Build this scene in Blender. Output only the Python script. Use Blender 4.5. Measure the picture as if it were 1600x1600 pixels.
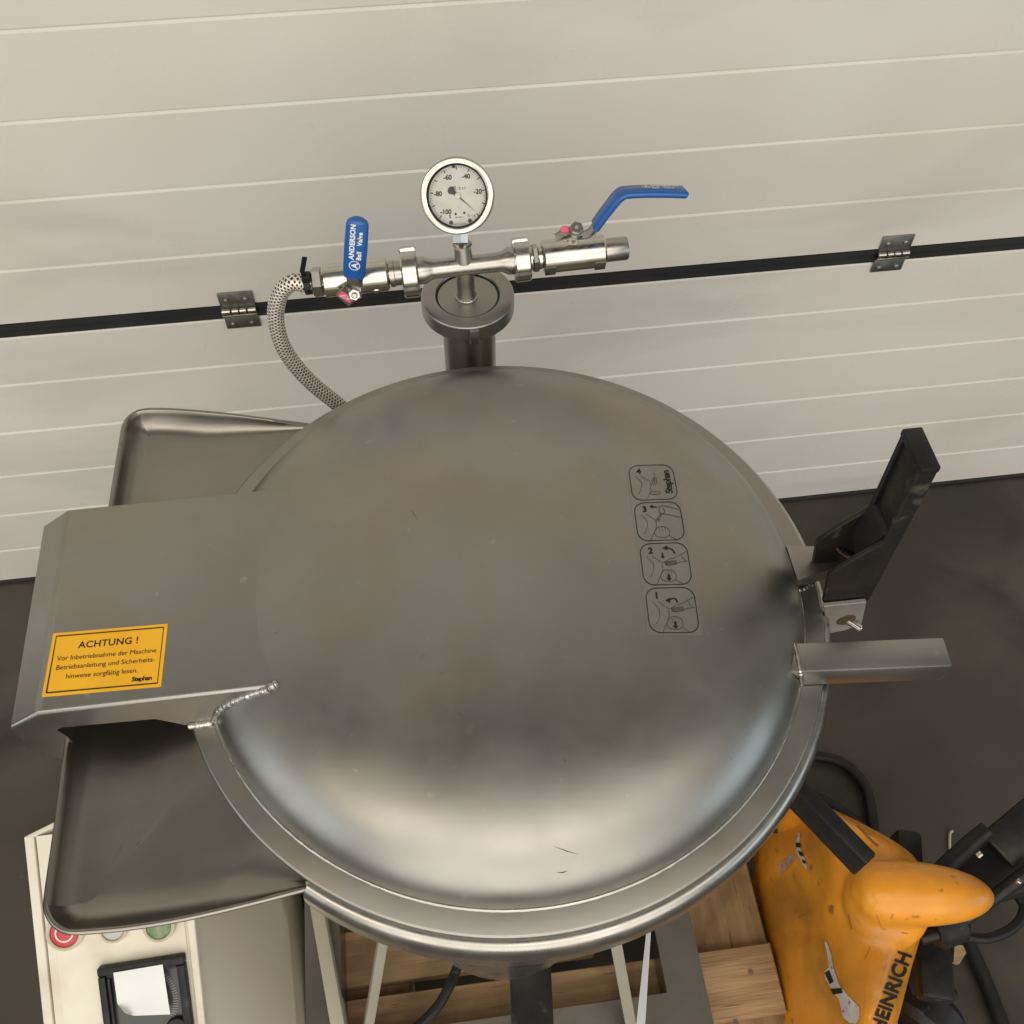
import bpy, bmesh, math, random
from mathutils import Vector, Matrix
from mathutils.bvhtree import BVHTree
random.seed(7)
V = Vector
for o in list(bpy.data.objects): bpy.data.objects.remove(o)
SC = bpy.context.scene
COL = SC.collection

# ------------------------------------------------------------------ camera
F_PX, PITCH, YAW, ROLL = 1555.0, .9673, -.1341, .0071
CAM = V((0, -1.0363, 1.5748))
_f = V((-math.sin(YAW)*math.cos(PITCH), math.cos(YAW)*math.cos(PITCH), -math.sin(PITCH)))
_r = V((math.cos(YAW), math.sin(YAW), 0)); _u = _r.cross(_f)
CR = math.cos(ROLL)*_r + math.sin(ROLL)*_u
CU = -math.sin(ROLL)*_r + math.cos(ROLL)*_u
cd = bpy.data.cameras.new('camera'); cam = bpy.data.objects.new('camera', cd); COL.objects.link(cam)
cam.matrix_world = Matrix(((CR.x, CU.x, -_f.x, CAM.x), (CR.y, CU.y, -_f.y, CAM.y), (CR.z, CU.z, -_f.z, CAM.z), (0, 0, 0, 1)))
cd.sensor_width = 36; cd.lens = 36*F_PX/1600; cd.clip_start = .05; cd.clip_end = 100
SC.camera = cam

def at(px, py, x=None, y=None, z=None, d=None):
    """the world point seen at a photograph pixel, on the plane x=, y=, z= or at depth d"""
    v = _f + CR*((px-800)/F_PX) - CU*((py-800)/F_PX)
    if z is not None: k = (z-CAM.z)/v.z
    elif y is not None: k = (y-CAM.y)/v.y
    elif x is not None: k = (x-CAM.x)/v.x
    else: k = d
    return CAM + v*k

# ------------------------------------------------------------------ light (indoor hall: lamps high up and a bright hall behind the photographer)
w = bpy.data.worlds.new('World'); SC.world = w; w.use_nodes = True
bg = w.node_tree.nodes['Background']; bg.inputs[0].default_value = (1, .95, .87, 1); bg.inputs[1].default_value = .18
SC.view_settings.view_transform = 'Standard'; SC.view_settings.look = 'None'; SC.view_settings.exposure = .10; SC.view_settings.gamma = 1
def area(name, loc, target, sx, sy, power, col):
    l = bpy.data.lights.new(name, 'AREA'); l.shape = 'RECTANGLE'; l.size = sx; l.size_y = sy; l.energy = power; l.color = col
    o = bpy.data.objects.new(name, l); COL.objects.link(o); o.location = loc
    o.rotation_euler = (V(target)-V(loc)).to_track_quat('-Z', 'Y').to_euler(); return o
area('hall_light', (-.2, -6.6, 2.2), (0, -.6, 1.6), 9.0, 3.8, 225, (1, .955, .885))
area('lit_ceiling', (-.2, -4.55, 4.5), (-.2, -4.5501, 0), 8.0, 4.7, 190, (1, .95, .86))
area('daylight_opening', (-4.6, -2.6, 1.9), (0, -.6, .9), 3.0, 2.8, 44, (.84, .92, 1))
area('daylight_opening', (4.6, -3.0, 1.5), (.8, -.02, .40), 2.8, 2.4, 30, (.72, .86, 1))
area('ceiling_lamp', (.5, -3.6, 4.4), (0, -.7, .8), 2.2, .5, 12, (1, .92, .80))
area('ceiling_lamp', (-2.6, -2.6, 4.3), (-1.0, -.1, .9), 1.5, .6, 12, (1, .84, .58))

# ------------------------------------------------------------------ materials
def mat(name, c1, c2=None, rough=.5, metal=0, scale=8, detail=6, mixlo=.35, mixhi=.65, rvar=.06, bump=0, bscale=200, stretch=(1, 1, 1),
        coat=0, spots=None, spot_scale=60, spot_cut=.72, soft=.03, smudge=None, smudge_scale=4, smudge_cut=.55, smudge_soft=.12, smudge_stretch=(1, 1, 1), trans=0):
    m = bpy.data.materials.new(name); m.use_nodes = True; nt = m.node_tree; N = nt.nodes; L = nt.links
    p = N['Principled BSDF']; p.inputs['Metallic'].default_value = metal
    tc = N.new('ShaderNodeTexCoord'); mp = N.new('ShaderNodeMapping'); mp.inputs['Scale'].default_value = stretch
    geo = N.new('ShaderNodeNewGeometry'); L.new(geo.outputs['Position'], mp.inputs['Vector'])
    n1 = N.new('ShaderNodeTexNoise'); n1.inputs['Scale'].default_value = scale; n1.inputs['Detail'].default_value = detail
    L.new(mp.outputs[0], n1.inputs['Vector'])
    r1 = N.new('ShaderNodeValToRGB'); r1.color_ramp.elements[0].position = mixlo; r1.color_ramp.elements[1].position = mixhi
    c2 = c2 or tuple(x*.82 for x in c1)
    r1.color_ramp.elements[0].color = (*c1, 1); r1.color_ramp.elements[1].color = (*c2, 1)
    L.new(n1.outputs['Fac'], r1.inputs['Fac']); colout = r1.outputs['Color']
    if spots:
        n3 = N.new('ShaderNodeTexNoise'); n3.inputs['Scale'].default_value = spot_scale; n3.inputs['Detail'].default_value = 3
        L.new(mp.outputs[0], n3.inputs['Vector'])
        r3 = N.new('ShaderNodeValToRGB'); r3.color_ramp.elements[0].position = spot_cut-soft; r3.color_ramp.elements[1].position = spot_cut+soft
        r3.color_ramp.elements[0].color = (0, 0, 0, 1); L.new(n3.outputs['Fac'], r3.inputs['Fac'])
        mx = N.new('ShaderNodeMix'); mx.data_type = 'RGBA'; L.new(r3.outputs['Color'], mx.inputs[0]); L.new(colout, mx.inputs[6])
        mx.inputs[7].default_value = (*spots, 1); colout = mx.outputs[2]
    if smudge:
        m5 = N.new('ShaderNodeMapping'); m5.inputs['Scale'].default_value = smudge_stretch; m5.inputs['Location'].default_value = (3.1, 1.7, .4); L.new(geo.outputs['Position'], m5.inputs['Vector'])
        n5 = N.new('ShaderNodeTexNoise'); n5.inputs['Scale'].default_value = smudge_scale; n5.inputs['Detail'].default_value = 7; n5.inputs['Distortion'].default_value = .6
        L.new(m5.outputs[0], n5.inputs['Vector'])
        r5 = N.new('ShaderNodeValToRGB'); r5.color_ramp.elements[0].position = smudge_cut-smudge_soft; r5.color_ramp.elements[1].position = smudge_cut+smudge_soft
        r5.color_ramp.elements[0].color = (0, 0, 0, 1); L.new(n5.outputs['Fac'], r5.inputs['Fac'])
        m6 = N.new('ShaderNodeMix'); m6.data_type = 'RGBA'; L.new(r5.outputs['Color'], m6.inputs[0]); L.new(colout, m6.inputs[6])
        m6.inputs[7].default_value = (*smudge, 1); colout = m6.outputs[2]
    L.new(colout, p.inputs['Base Color'])
    n2 = N.new('ShaderNodeTexNoise'); n2.inputs['Scale'].default_value = scale*2.3; n2.inputs['Detail'].default_value = 5
    L.new(mp.outputs[0], n2.inputs['Vector'])
    mr = N.new('ShaderNodeMapRange'); mr.inputs['From Min'].default_value = .3; mr.inputs['From Max'].default_value = .7
    mr.inputs['To Min'].default_value = max(.02, rough-rvar); mr.inputs['To Max'].default_value = min(1, rough+rvar)
    L.new(n2.outputs['Fac'], mr.inputs['Value']); L.new(mr.outputs[0], p.inputs['Roughness'])
    if bump:
        n4 = N.new('ShaderNodeTexNoise'); n4.inputs['Scale'].default_value = bscale; n4.inputs['Detail'].default_value = 4
        L.new(mp.outputs[0], n4.inputs['Vector'])
        b = N.new('ShaderNodeBump'); b.inputs['Strength'].default_value = bump; b.inputs['Distance'].default_value = .002
        L.new(n4.outputs['Fac'], b.inputs['Height']); L.new(b.outputs[0], p.inputs['Normal'])
    if max(c1) < .03 and not metal: p.inputs['Specular IOR Level'].default_value = .3
    p.inputs['Coat Weight'].default_value = coat; p.inputs['Coat Roughness'].default_value = .12
    if trans:
        p.inputs['Transmission Weight'].default_value = trans; p.inputs['IOR'].default_value = 1.35
    return m
M = {}
M['floor'] = mat('floor_concrete', (.082, .068, .051), (.042, .035, .026), .44, scale=1.8, detail=12, mixlo=.34, mixhi=.64, rvar=.14, bump=.10, bscale=70, spots=(.12, .10, .08), spot_scale=60, spot_cut=.745, soft=.02, smudge=(.026, .022, .017), smudge_scale=4.5, smudge_cut=.58)
M['door'] = mat('door_paint', (.66, .635, .58), (.62, .59, .53), .32, scale=3.4, detail=8, mixlo=.40, mixhi=.68, rvar=.08, bump=.09, bscale=260, spots=(.42, .40, .36), spot_scale=24, spot_cut=.785, soft=.02, smudge=(.52, .495, .45), smudge_scale=2.3, smudge_cut=.62, smudge_soft=.11, smudge_stretch=(.6, 1, 2.2))
M['rubber'] = mat('black_rubber', (.018, .020, .022), (.028, .028, .028), .5, scale=12)
M['zinc'] = mat('galvanised_zinc', (.34, .34, .33), (.22, .22, .21), .46, 1, scale=60)
M['steel'] = mat('blasted_steel', (.350, .340, .312), (.305, .293, .265), .38, 1, scale=7, detail=12, mixlo=.36, mixhi=.66, rvar=.07, bump=.018, bscale=1400, spots=(.46, .44, .40), spot_scale=75, spot_cut=.75, soft=.05, smudge=(.330, .300, .245), smudge_scale=9, smudge_cut=.58, smudge_soft=.09)
M['steel2'] = mat('tray_steel', (.315, .295, .262), (.275, .256, .224), .34, 1, scale=5, detail=9, rvar=.04, bump=.015, bscale=900, spots=(.12, .10, .08), spot_scale=60, spot_cut=.775, soft=.02, smudge=(.24, .22, .19), smudge_scale=9, smudge_cut=.60)
M['satin'] = mat('satin_steel', (.46, .44, .405), (.39, .375, .34), .30, 1, scale=25, rvar=.06, bump=.02, bscale=500)
M['polish'] = mat('polished_steel', (.60, .58, .52), (.50, .48, .43), .19, 1, scale=40, rvar=.05)
M['weld'] = mat('weld_bead', (.62, .60, .56), (.36, .34, .32), .30, 1, scale=260, bump=.4, bscale=420)
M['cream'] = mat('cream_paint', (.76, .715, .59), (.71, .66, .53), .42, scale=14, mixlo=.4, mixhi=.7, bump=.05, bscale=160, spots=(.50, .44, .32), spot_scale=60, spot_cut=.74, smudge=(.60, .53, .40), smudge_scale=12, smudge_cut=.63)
M['cream_shaded'] = mat('shaded_cream_paint', (.42, .39, .30), (.38, .35, .265), .5, scale=8, bump=.04, bscale=160)  # cream darkened: shade on the console side is put into the colour
M['black'] = mat('black_plastic', (.008, .0085, .0095), (.014, .014, .0135), .44, scale=30, rvar=.12, bump=.12, bscale=250, spots=(.04, .038, .035), spot_scale=50, spot_cut=.72)
M['blackworn'] = mat('worn_black_paint', (.010, .010, .010), (.018, .017, .015), .38, scale=22, rvar=.14, bump=.15, bscale=120, spots=(.065, .06, .05), spot_scale=38, spot_cut=.69, soft=.04)
M['gasket'] = mat('black_gasket', (.010, .010, .010), (.014, .014, .014), .6)
M['blue'] = mat('blue_sleeve', (.010, .10, .36), (.008, .085, .31), .32, scale=30, rvar=.05, coat=.2)
M['white'] = mat('white_print', (.75, .75, .73), (.70, .70, .68), .6)
M['ink'] = mat('black_print', (.012, .012, .012), (.018, .017, .016), .55)
M['inkbrown'] = mat('faded_print', (.050, .044, .036), (.065, .058, .048), .6)
M['yellow'] = mat('yellow_label', (.96, .50, .018), (.92, .46, .015), .36, scale=20)
M['clear'] = mat('matt_clear_film', (.34, .33, .295), (.31, .30, .265), .48, 1, scale=30)
M['pink'] = mat('pink_print', (.72, .12, .18), (.62, .09, .15), .5)
M['dial'] = mat('dial_white', (.72, .71, .66), (.62, .61, .55), .55, scale=50)
M['red'] = mat('red_button', (.55, .045, .05), (.48, .035, .04), .35)
M['buttongrey'] = mat('grey_button', (.50, .48, .45), (.46, .44, .41), .4)
M['green'] = mat('worn_green_button', (.12, .20, .10), (.30, .30, .20), .45, scale=120)
M['clearcap'] = mat('button_collar', (.60, .52, .38), (.52, .45, .33), .25, scale=60)
M['paper'] = mat('white_paper', (.80, .81, .78), (.77, .78, .75), .7, scale=30, bump=.1, bscale=30)
M['orange'] = mat('orange_paint', (.82, .33, .022), (.66, .235, .014), .29, scale=9, detail=9, mixlo=.36, mixhi=.68, rvar=.14, bump=.12, bscale=70, spots=(.26, .11, .02), spot_scale=48, spot_cut=.69, soft=.05, smudge=(.38, .15, .016), smudge_scale=7, smudge_cut=.57, smudge_soft=.12)
M['tape'] = mat('torn_sticker_paper', (.62, .56, .54), (.50, .40, .36), .6, scale=60, spots=(.10, .05, .04), spot_scale=160, spot_cut=.66)
def wood(name, c1, c2, st):
    m = mat(name, c1, c2, .65, scale=9, detail=8, mixlo=.38, mixhi=.62, bump=.5, bscale=40, stretch=st, spots=(c2[0]*.5, c2[1]*.45, c2[2]*.4), spot_scale=22, spot_cut=.69, smudge=(c2[0]*.6, c2[1]*.58, c2[2]*.55), smudge_scale=9, smudge_cut=.60)
    return m
M['woodx'] = wood('pallet_pine', (.44, .29, .15), (.29, .18, .088), (.6, 9, 9))
M['woody'] = wood('pallet_pine_lengthwise', (.38, .25, .125), (.27, .17, .08), (9, .6, 9))
M['nail'] = mat('nail_head', (.35, .33, .30), None, .4, 1)
M['cable'] = mat('black_cable', (.012, .012, .012), (.02, .02, .02), .45)
M['strap'] = mat('white_strap', (.78, .80, .80), (.72, .74, .74), .35)
M['braid'] = mat('steel_braid', (.82, .77, .69), (.66, .60, .53), .32, .45, scale=200)
M['hosecore'] = mat('hose_core', (.030, .020, .015), (.05, .032, .024), .6, scale=200)
def glass_mat():
    m = bpy.data.materials.new('gauge_glass'); m.use_nodes = True; nt = m.node_tree; N = nt.nodes
    t = N.new('ShaderNodeBsdfTransparent'); g = N.new('ShaderNodeBsdfGlossy'); g.inputs['Roughness'].default_value = .06
    fr = N.new('ShaderNodeFresnel'); fr.inputs[0].default_value = 1.5; mx = N.new('ShaderNodeMixShader')
    nt.links.new(fr.outputs[0], mx.inputs[0]); nt.links.new(t.outputs[0], mx.inputs[1]); nt.links.new(g.outputs[0], mx.inputs[2])
    nt.links.new(mx.outputs[0], N['Material Output'].inputs[0]); return m
M['glass'] = glass_mat()

# ------------------------------------------------------------------ object helpers
def finish(bm, name, m, parent=None, smooth=True, ang=35, recalc=True):
    if recalc: bmesh.ops.recalc_face_normals(bm, faces=bm.faces)
    me = bpy.data.meshes.new(name); bm.to_mesh(me); bm.free()
    if isinstance(m, str): m = M[m]
    me.materials.append(m)
    if smooth:
        me.polygons.foreach_set('use_smooth', [True]*len(me.polygons))
        me.set_sharp_from_angle(angle=math.radians(ang))
    o = bpy.data.objects.new(name, me); COL.objects.link(o)
    if parent:
        o.parent = parent; o.matrix_parent_inverse = parent.matrix_world.inverted()
    return o
def tag(o, label=None, cat=None, group=None, kind=None):
    if label: o['label'] = label
    if cat: o['category'] = cat
    if group: o['group'] = group
    if kind: o['kind'] = kind
    return o
def empty(name, loc, label, cat, group=None):
    o = bpy.data.objects.new(name, None); COL.objects.link(o); o.location = loc; o.empty_display_size = .05
    o.matrix_world = Matrix.Translation(V(loc)); tag(o, label, cat, group); return o
def frame(d, up=V((0, 0, 1))):
    d = V(d).normalized()
    if abs(d.dot(up)) > .98: up = V((0, 1, 0))
    s = d.cross(up).normalized(); t = s.cross(d).normalized(); return s, t, d
def box(bm, lo, hi, bev=0, mtx=None, seg=2):
    lo = V(lo); hi = V(hi); vs = []
    for x in (lo.x, hi.x):
        for y in (lo.y, hi.y):
            for z in (lo.z, hi.z): vs.append(bm.verts.new((x, y, z)))
    fs = [bm.faces.new([vs[i] for i in q]) for q in ((0, 1, 3, 2), (4, 6, 7, 5), (0, 4, 5, 1), (2, 3, 7, 6), (0, 2, 6, 4), (1, 5, 7, 3))]
    geom = list(vs)
    if bev:
        es = list({e for f in fs for e in f.edges})
        r = bmesh.ops.bevel(bm, geom=es, offset=bev, segments=seg, profile=.5, affect='EDGES')
        geom = list({v for f in r['faces'] for v in f.verts} | {v for v in vs if v.is_valid})
    if mtx is not None: bmesh.ops.transform(bm, matrix=mtx, verts=geom)
    return geom
def beam(bm, a, b, wd, ht, up=V((0, 0, 1)), bev=.002):
    """box from a to b (centre line), wd across, ht along up"""
    a = V(a); b = V(b); s, t, d = frame(b-a, up)
    m = Matrix(((s.x, d.x, t.x, a.x), (s.y, d.y, t.y, a.y), (s.z, d.z, t.z, a.z), (0, 0, 0, 1)))
    box(bm, (-wd/2, 0, -ht/2), (wd/2, (b-a).length, ht/2), bev, m)
def lathe(bm, prof, a=(0, 0, 0), d=(0, 0, 1), n=64, up=V((0, 0, 1)), a0=0, a1=2*math.pi, cap=True, twist=0):
    """revolve profile [(r, h)] round the axis through a along d"""
    s, t, d = frame(d, up); a = V(a); full = abs(a1-a0-2*math.pi) < 1e-6
    cnt = n if full else n+1; rings = []
    for r, h in prof:
        if r < 1e-6: rings.append([bm.verts.new(a+d*h)]); continue
        rings.append([bm.verts.new(a+d*h+(s*math.cos(a0+twist+(a1-a0)*k/n)+t*math.sin(a0+twist+(a1-a0)*k/n))*r) for k in range(cnt)])
    for A, B in zip(rings, rings[1:]):
        m = n
        for k in range(m):
            k2 = (k+1) % cnt if full else k+1
            if len(A) == 1 and len(B) == 1: continue
            if len(A) == 1: bm.faces.new((A[0], B[k], B[k2]))
            elif len(B) == 1: bm.faces.new((A[k], B[0], A[k2]))
            else: bm.faces.new((A[k], B[k], B[k2], A[k2]))
    if cap and full:
        for R_ in (rings[0], rings[-1]):
            if len(R_) > 2: bm.faces.new(R_)
def cyl(bm, a, b, r, r2=None, n=24, bev=.0008):
    a = V(a); b = V(b); L = (b-a).length; r2 = r if r2 is None else r2
    lathe(bm, [(0, 0), (r-bev, 0), (r, bev), (r2, L-bev), (r2-bev, L), (0, L)], a, b-a, n, cap=False)
def hexnut(bm, a, b, r, hole=0):
    a = V(a); b = V(b); L = (b-a).length; c = r*.12
    lathe(bm, [(0, 0), (r-c, 0), (r, c), (r, L-c), (r-c, L), (hole, L)] + ([(hole, L*.6), (0, L*.6)] if hole else []), a, b-a, 6, cap=False, twist=.4)
def spline(pts, n=10):
    P = [V(p) for p in pts]; P = [2*P[0]-P[1]]+P+[2*P[-1]-P[-2]]; out = []
    for i in range(1, len(P)-2):
        for k in range(n):
            t = k/n; a, b, c, d = P[i-1:i+3]
            out.append(.5*((2*b)+(c-a)*t+(2*a-5*b+4*c-d)*t*t+(3*b-a-3*c+d)*t**3))
    out.append(P[-2]); return out
def tube(bm, path, r, n=12, rf=None, cap=True):
    path = [V(p) for p in path]; prev = None; rings = []
    for i, p in enumerate(path):
        d = (path[min(i+1, len(path)-1)]-path[max(i-1, 0)]).normalized()
        if prev is None: s, t, _ = frame(d)
        else: s = (prev-d*prev.dot(d)).normalized(); t = s.cross(d).normalized()*-1
        t = d.cross(s); prev = s; rr = rf(i, len(path)) if rf else r
        rings.append([bm.verts.new(p+(s*math.cos(2*math.pi*k/n)+t*math.sin(2*math.pi*k/n))*rr) for k in range(n)])
    for A, B in zip(rings, rings[1:]):
        for k in range(n): bm.faces.new((A[k], A[(k+1) % n], B[(k+1) % n], B[k]))
    if cap: bm.faces.new(rings[0]); bm.faces.new(rings[-1])
def sweep_rect(bm, path, widths, thick, side, bev=.0012):
    """flat strip: path points, widths along the 'side' vectors, thickness across"""
    rings = []
    for i, p in enumerate(path):
        d = (path[min(i+1, len(path)-1)]-path[max(i-1, 0)]).normalized()
        s = V(side[i] if isinstance(side, list) else side); s = (s-d*s.dot(d)).normalized(); t = d.cross(s)
        wv = widths[i] if isinstance(widths, (list, tuple)) else widths
        a, b = wv/2, thick/2; c = bev
        rings.append([bm.verts.new(p+s*x+t*y) for x, y in ((-a, -b+c), (-a+c, -b), (a-c, -b), (a, -b+c), (a, b-c), (a-c, b), (-a+c, b), (-a, b-c))])
    for A, B in zip(rings, rings[1:]):
        for k in range(8): bm.faces.new((A[k], A[(k+1) % 8], B[(k+1) % 8], B[k]))
    bm.faces.new(rings[0]); bm.faces.new(rings[-1])
def prism(bm, poly, vec, bev=0, seg=2):
    """closed polygon (3D points) extruded by vec"""
    vs = [bm.verts.new(V(p)) for p in poly]; f = bm.faces.new(vs)
    r = bmesh.ops.extrude_face_region(bm, geom=[f]); nv = [g for g in r['geom'] if isinstance(g, bmesh.types.BMVert)]
    bmesh.ops.translate(bm, verts=nv, vec=V(vec))
    if bev:
        es = list({e for v in vs+nv for e in v.link_edges})
        bmesh.ops.bevel(bm, geom=es, offset=bev, segments=seg, profile=.5, affect='EDGES')
def text_verts(body, size, align='CENTER', bold=0, shear=0, spacing=1):
    """flat letter outlines as (verts, faces) in their own plane, baseline on y=0"""
    c = bpy.data.curves.new('t', 'FONT'); c.body = body; c.size = size; c.align_x = align; c.offset = bold; c.shear = shear; c.space_character = spacing
    c.resolution_u = 3; o = bpy.data.objects.new('t', c); COL.objects.link(o); dg = bpy.context.evaluated_depsgraph_get()
    me = bpy.data.meshes.new_from_object(o.evaluated_get(dg)); vs = [v.co.copy() for v in me.vertices]; fs = [tuple(p.vertices) for p in me.polygons]
    bpy.data.objects.remove(o); bpy.data.curves.remove(c); bpy.data.meshes.remove(me); return vs, fs
class Flat:
    """print collected in sheet coordinates, then laid on a surface by a mapping (u, v) -> point"""
    def __init__(s): s.v = []; s.f = []
    def add(s, vs, fs): k = len(s.v); s.v += [(a, b) for a, b in vs]; s.f += [tuple(i+k for i in f) for f in fs]
    def text(s, body, size, u, v, rot=0, **kw):
        vs, fs = text_verts(body, size, **kw); c, n = math.cos(rot), math.sin(rot)
        s.add([(u+p.x*c-p.y*n, v+p.x*n+p.y*c) for p in vs], fs)
    def line(s, pts, wd, closed=False):
        P = [V((a, b)) for a, b in pts]; n = len(P); L = []; R_ = []
        for i in range(n):
            a = P[(i-1) % n] if closed or i else P[i]; b = P[(i+1) % n] if closed or i < n-1 else P[i]
            d = (b-a).normalized(); q = V((-d.y, d.x))*wd/2; L.append(P[i]+q); R_.append(P[i]-q)
        vs = []
        for a, b in zip(L, R_): vs += [(a.x, a.y), (b.x, b.y)]
        m = n if closed else n-1
        s.add(vs, [(2*i, 2*i+1, 2*((i+1) % n)+1, 2*((i+1) % n)) for i in range(m)])
    def poly(s, pts): s.add(pts, [tuple(range(len(pts)))])
    def build(s, name, m, parent, fn, off=.0003):
        bm = bmesh.new(); vs = [bm.verts.new(fn(a, b, off)) for a, b in s.v]
        for f in s.f:
            try: bm.faces.new([vs[i] for i in f])
            except ValueError: pass
        return finish(bm, name, m, parent, smooth=False, recalc=False)
def plane_fn(o, u, v):
    o = V(o); u = V(u).normalized(); v = V(v); v = (v-u*v.dot(u)).normalized(); n = u.cross(v)
    return lambda a, b, off=0: o+u*a+v*b+n*off
def grid_sheet(name, m, parent, fn, w_, h_, nu=8, nv=8, thick=.0003, corner=0):
    bm = bmesh.new(); top = [[bm.verts.new(fn(w_*i/nu, h_*j/nv, thick)) for j in range(nv+1)] for i in range(nu+1)]
    for i in range(nu):
        for j in range(nv): bm.faces.new((top[i][j], top[i+1][j], top[i+1][j+1], top[i][j+1]))
    r = bmesh.ops.extrude_face_region(bm, geom=list(bm.faces)); bot = [g for g in r['geom'] if isinstance(g, bmesh.types.BMVert)]
    # push the copied layer under the sheet
    n = (fn(.001, 0, 0)-fn(0, 0, 0)).cross(fn(0, .001, 0)-fn(0, 0, 0)).normalized()
    bmesh.ops.translate(bm, verts=bot, vec=-n*thick*1.5)
    return finish(bm, name, m, parent, ang=50)
def rrect(w_, h_, r, n=6, u0=0, v0=0):
    o = []
    for cx, cy, a in ((w_-r, h_-r, 0), (r, h_-r, 90), (r, r, 180), (w_-r, r, 270)):
        for k in range(n+1):
            t = math.radians(a+90*k/n); o.append((u0+cx+r*math.cos(t), v0+cy+r*math.sin(t)))
    return o

# ================================================================== SETTING: floor
bm = bmesh.new(); vs = [bm.verts.new(p) for p in ((-7, -8, 0), (7, -8, 0), (7, 3, 0), (-7, 3, 0))]; bm.faces.new(vs)
tag(finish(bm, 'floor', 'floor'), 'dark grey brown concrete floor of the hall', kind='structure')

# ================================================================== garage door
door = empty('garage_door', (.15, 0, 0), 'cream white sectional garage door with ribbed panels behind the machine', 'garage door')
S = .1017; X0, X1 = -2.4, 3.0
for k in range(30):
    z0, z1 = k*S, (k+1)*S; lo = z0+(.0115 if k % 6 == 0 and k else .0) + (.008 if k == 0 else 0); hi = z1-(.0115 if (k+1) % 6 == 0 else 0)
    g = .0035; prof = [(.03, lo), (g, lo), (0, lo+.0012), (0, hi-.0042), (g, hi), (.03, hi)]
    bm = bmesh.new(); nx = 40; rows = [[bm.verts.new((X0+(X1-X0)*i/nx, y, z)) for y, z in prof] for i in range(nx+1)]
    for a, b in zip(rows, rows[1:]):
        for j in range(len(prof)-1): bm.faces.new((a[j], b[j], b[j+1], a[j+1]))
    bm.faces.new(rows[0]); bm.faces.new(rows[-1])
    finish(bm, 'panel', 'door', door, ang=20)
for k in (6, 12, 18, 24):
    bm = bmesh.new(); z = k*S
    prof = [(.02, z-.0112), (-.0006, z-.0112), (-.0006, z-.003), (.002, z-.002), (.002, z+.002), (-.0006, z+.003), (-.0006, z+.0112), (.02, z+.0112)]
    prism(bm, [(X0, a, b) for a, b in prof], (X1-X0, 0, 0)); finish(bm, 'rubber_seal', 'rubber', door, ang=20)
bm = bmesh.new(); box(bm, (X0, -.004, .0005), (X1, .028, .0078), .003); finish(bm, 'bottom_seal', 'rubber', door)
for hx, nm in ((-.2602, ''), (.6630, '')):
    W_ = .0465
    bm = bmesh.new(); box(bm, (hx, -.0035, .617), (hx+W_, -.0012, .6462), .0008); h = finish(bm, 'hinge', 'zinc', door)
    bm = bmesh.new(); box(bm, (hx, -.0035, .5818), (hx+W_, -.0012, .606), .0008); finish(bm, 'leaf', 'zinc', h)
    for a, b, z in ((0, .012, .6165), (.0135, .023, .6165), (.0240, .0335, .6165), (.035, W_, .6165)):
        bm = bmesh.new(); cyl(bm, (hx+a, -.006, z), (hx+b, -.006, z), .0036, n=14); finish(bm, 'knuckle', 'polish', h)
    bm = bmesh.new(); prism(bm, [(hx, -.0035, .6055), (hx, -.0095, .6085), (hx, -.0095, .6115), (hx, -.002, .6115), (hx, -.002, .6055)], (W_, 0, 0), .0006); finish(bm, 'curl', 'polish', h)
    for sx in (.010, .036):
        for sz in (.634, .5905):
            bm = bmesh.new(); lathe(bm, [(.0042, 0), (.0038, .0016), (.002, .0026), (0, .0028)], (hx+sx, -.0035, sz), (0, -1, 0), 12, cap=False); finish(bm, 'screw', 'zinc', h)

# ================================================================== pallet
pal = empty('wooden_pallet', (-.1, -.65, 0), 'weathered pine pallet carrying the steel machine', 'pallet')
def board(lo, hi, m, nm='deck_board', b=.002):
    bm = bmesh.new(); box(bm, lo, hi, b)
    for v in bm.verts: v.co += V((random.uniform(-1, 1), random.uniform(-1, 1), random.uniform(-.6, .6)))*.0011
    return finish(bm, nm, m, pal)
A = board((-.50, -.885, .1225), (.386, -.800, .144), 'woodx')
for y0, y1 in ((-1.03, -.945), (-.785, -.715), (-.655, -.565), (-.525, -.43), (-.385, -.295)): board((-.625 if y0 < -1 else -.50, y0, .1225), (.15 if -.8 < y0 < -.7 else .388+random.uniform(-.004, .004), y1, .144), 'woodx')
for x0, x1 in ((.288, .388), (-.20, -.10), (-.50, -.40)):
    board((x0, -1.03, .1005), (x1, -.295, .1222), 'woody', 'stringer_board')
    board((x0, -1.03, .0005), (x1, -.295, .0222), 'woody', 'bottom_board')
    for y0 in (-1.025, -.73, -.40): board((x0+.002, y0, .0225), (x1-.002, y0+.1, .1002), 'woodx', 'block')
for px, py in ((1173, 1519), (1150, 1598)):
    p = at(px, py, z=.1445); bm = bmesh.new(); lathe(bm, [(.0035, -.0004), (.0032, .0006), (0, .0009)], (p.x, p.y, .1443), (0, 0, 1), 12, cap=False); finish(bm, 'nail', 'nail', A)

# ================================================================== machine
LC = V((.0480, -.6340, 0)); ZF = .860; R_F = .2615; DA, DB = .2430, .0690
def dome_z(x, y):
    r = math.hypot(x-LC.x, y-LC.y); return ZF+DB*math.sqrt(max(0, 1-(r/DA)**3.05))
def at_dome(px, py):
    z = .93
    for _ in range(40): p = at(px, py, z=z); z = .5*z+.5*dome_z(p.x, p.y)
    return V((p.x, p.y, dome_z(p.x, p.y)))
mac = empty('vacuum_cutter', (.048, -.634, .144), 'stainless steel bowl cutter with domed lid, gauge and valves on the pallet', 'food machine')
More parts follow.
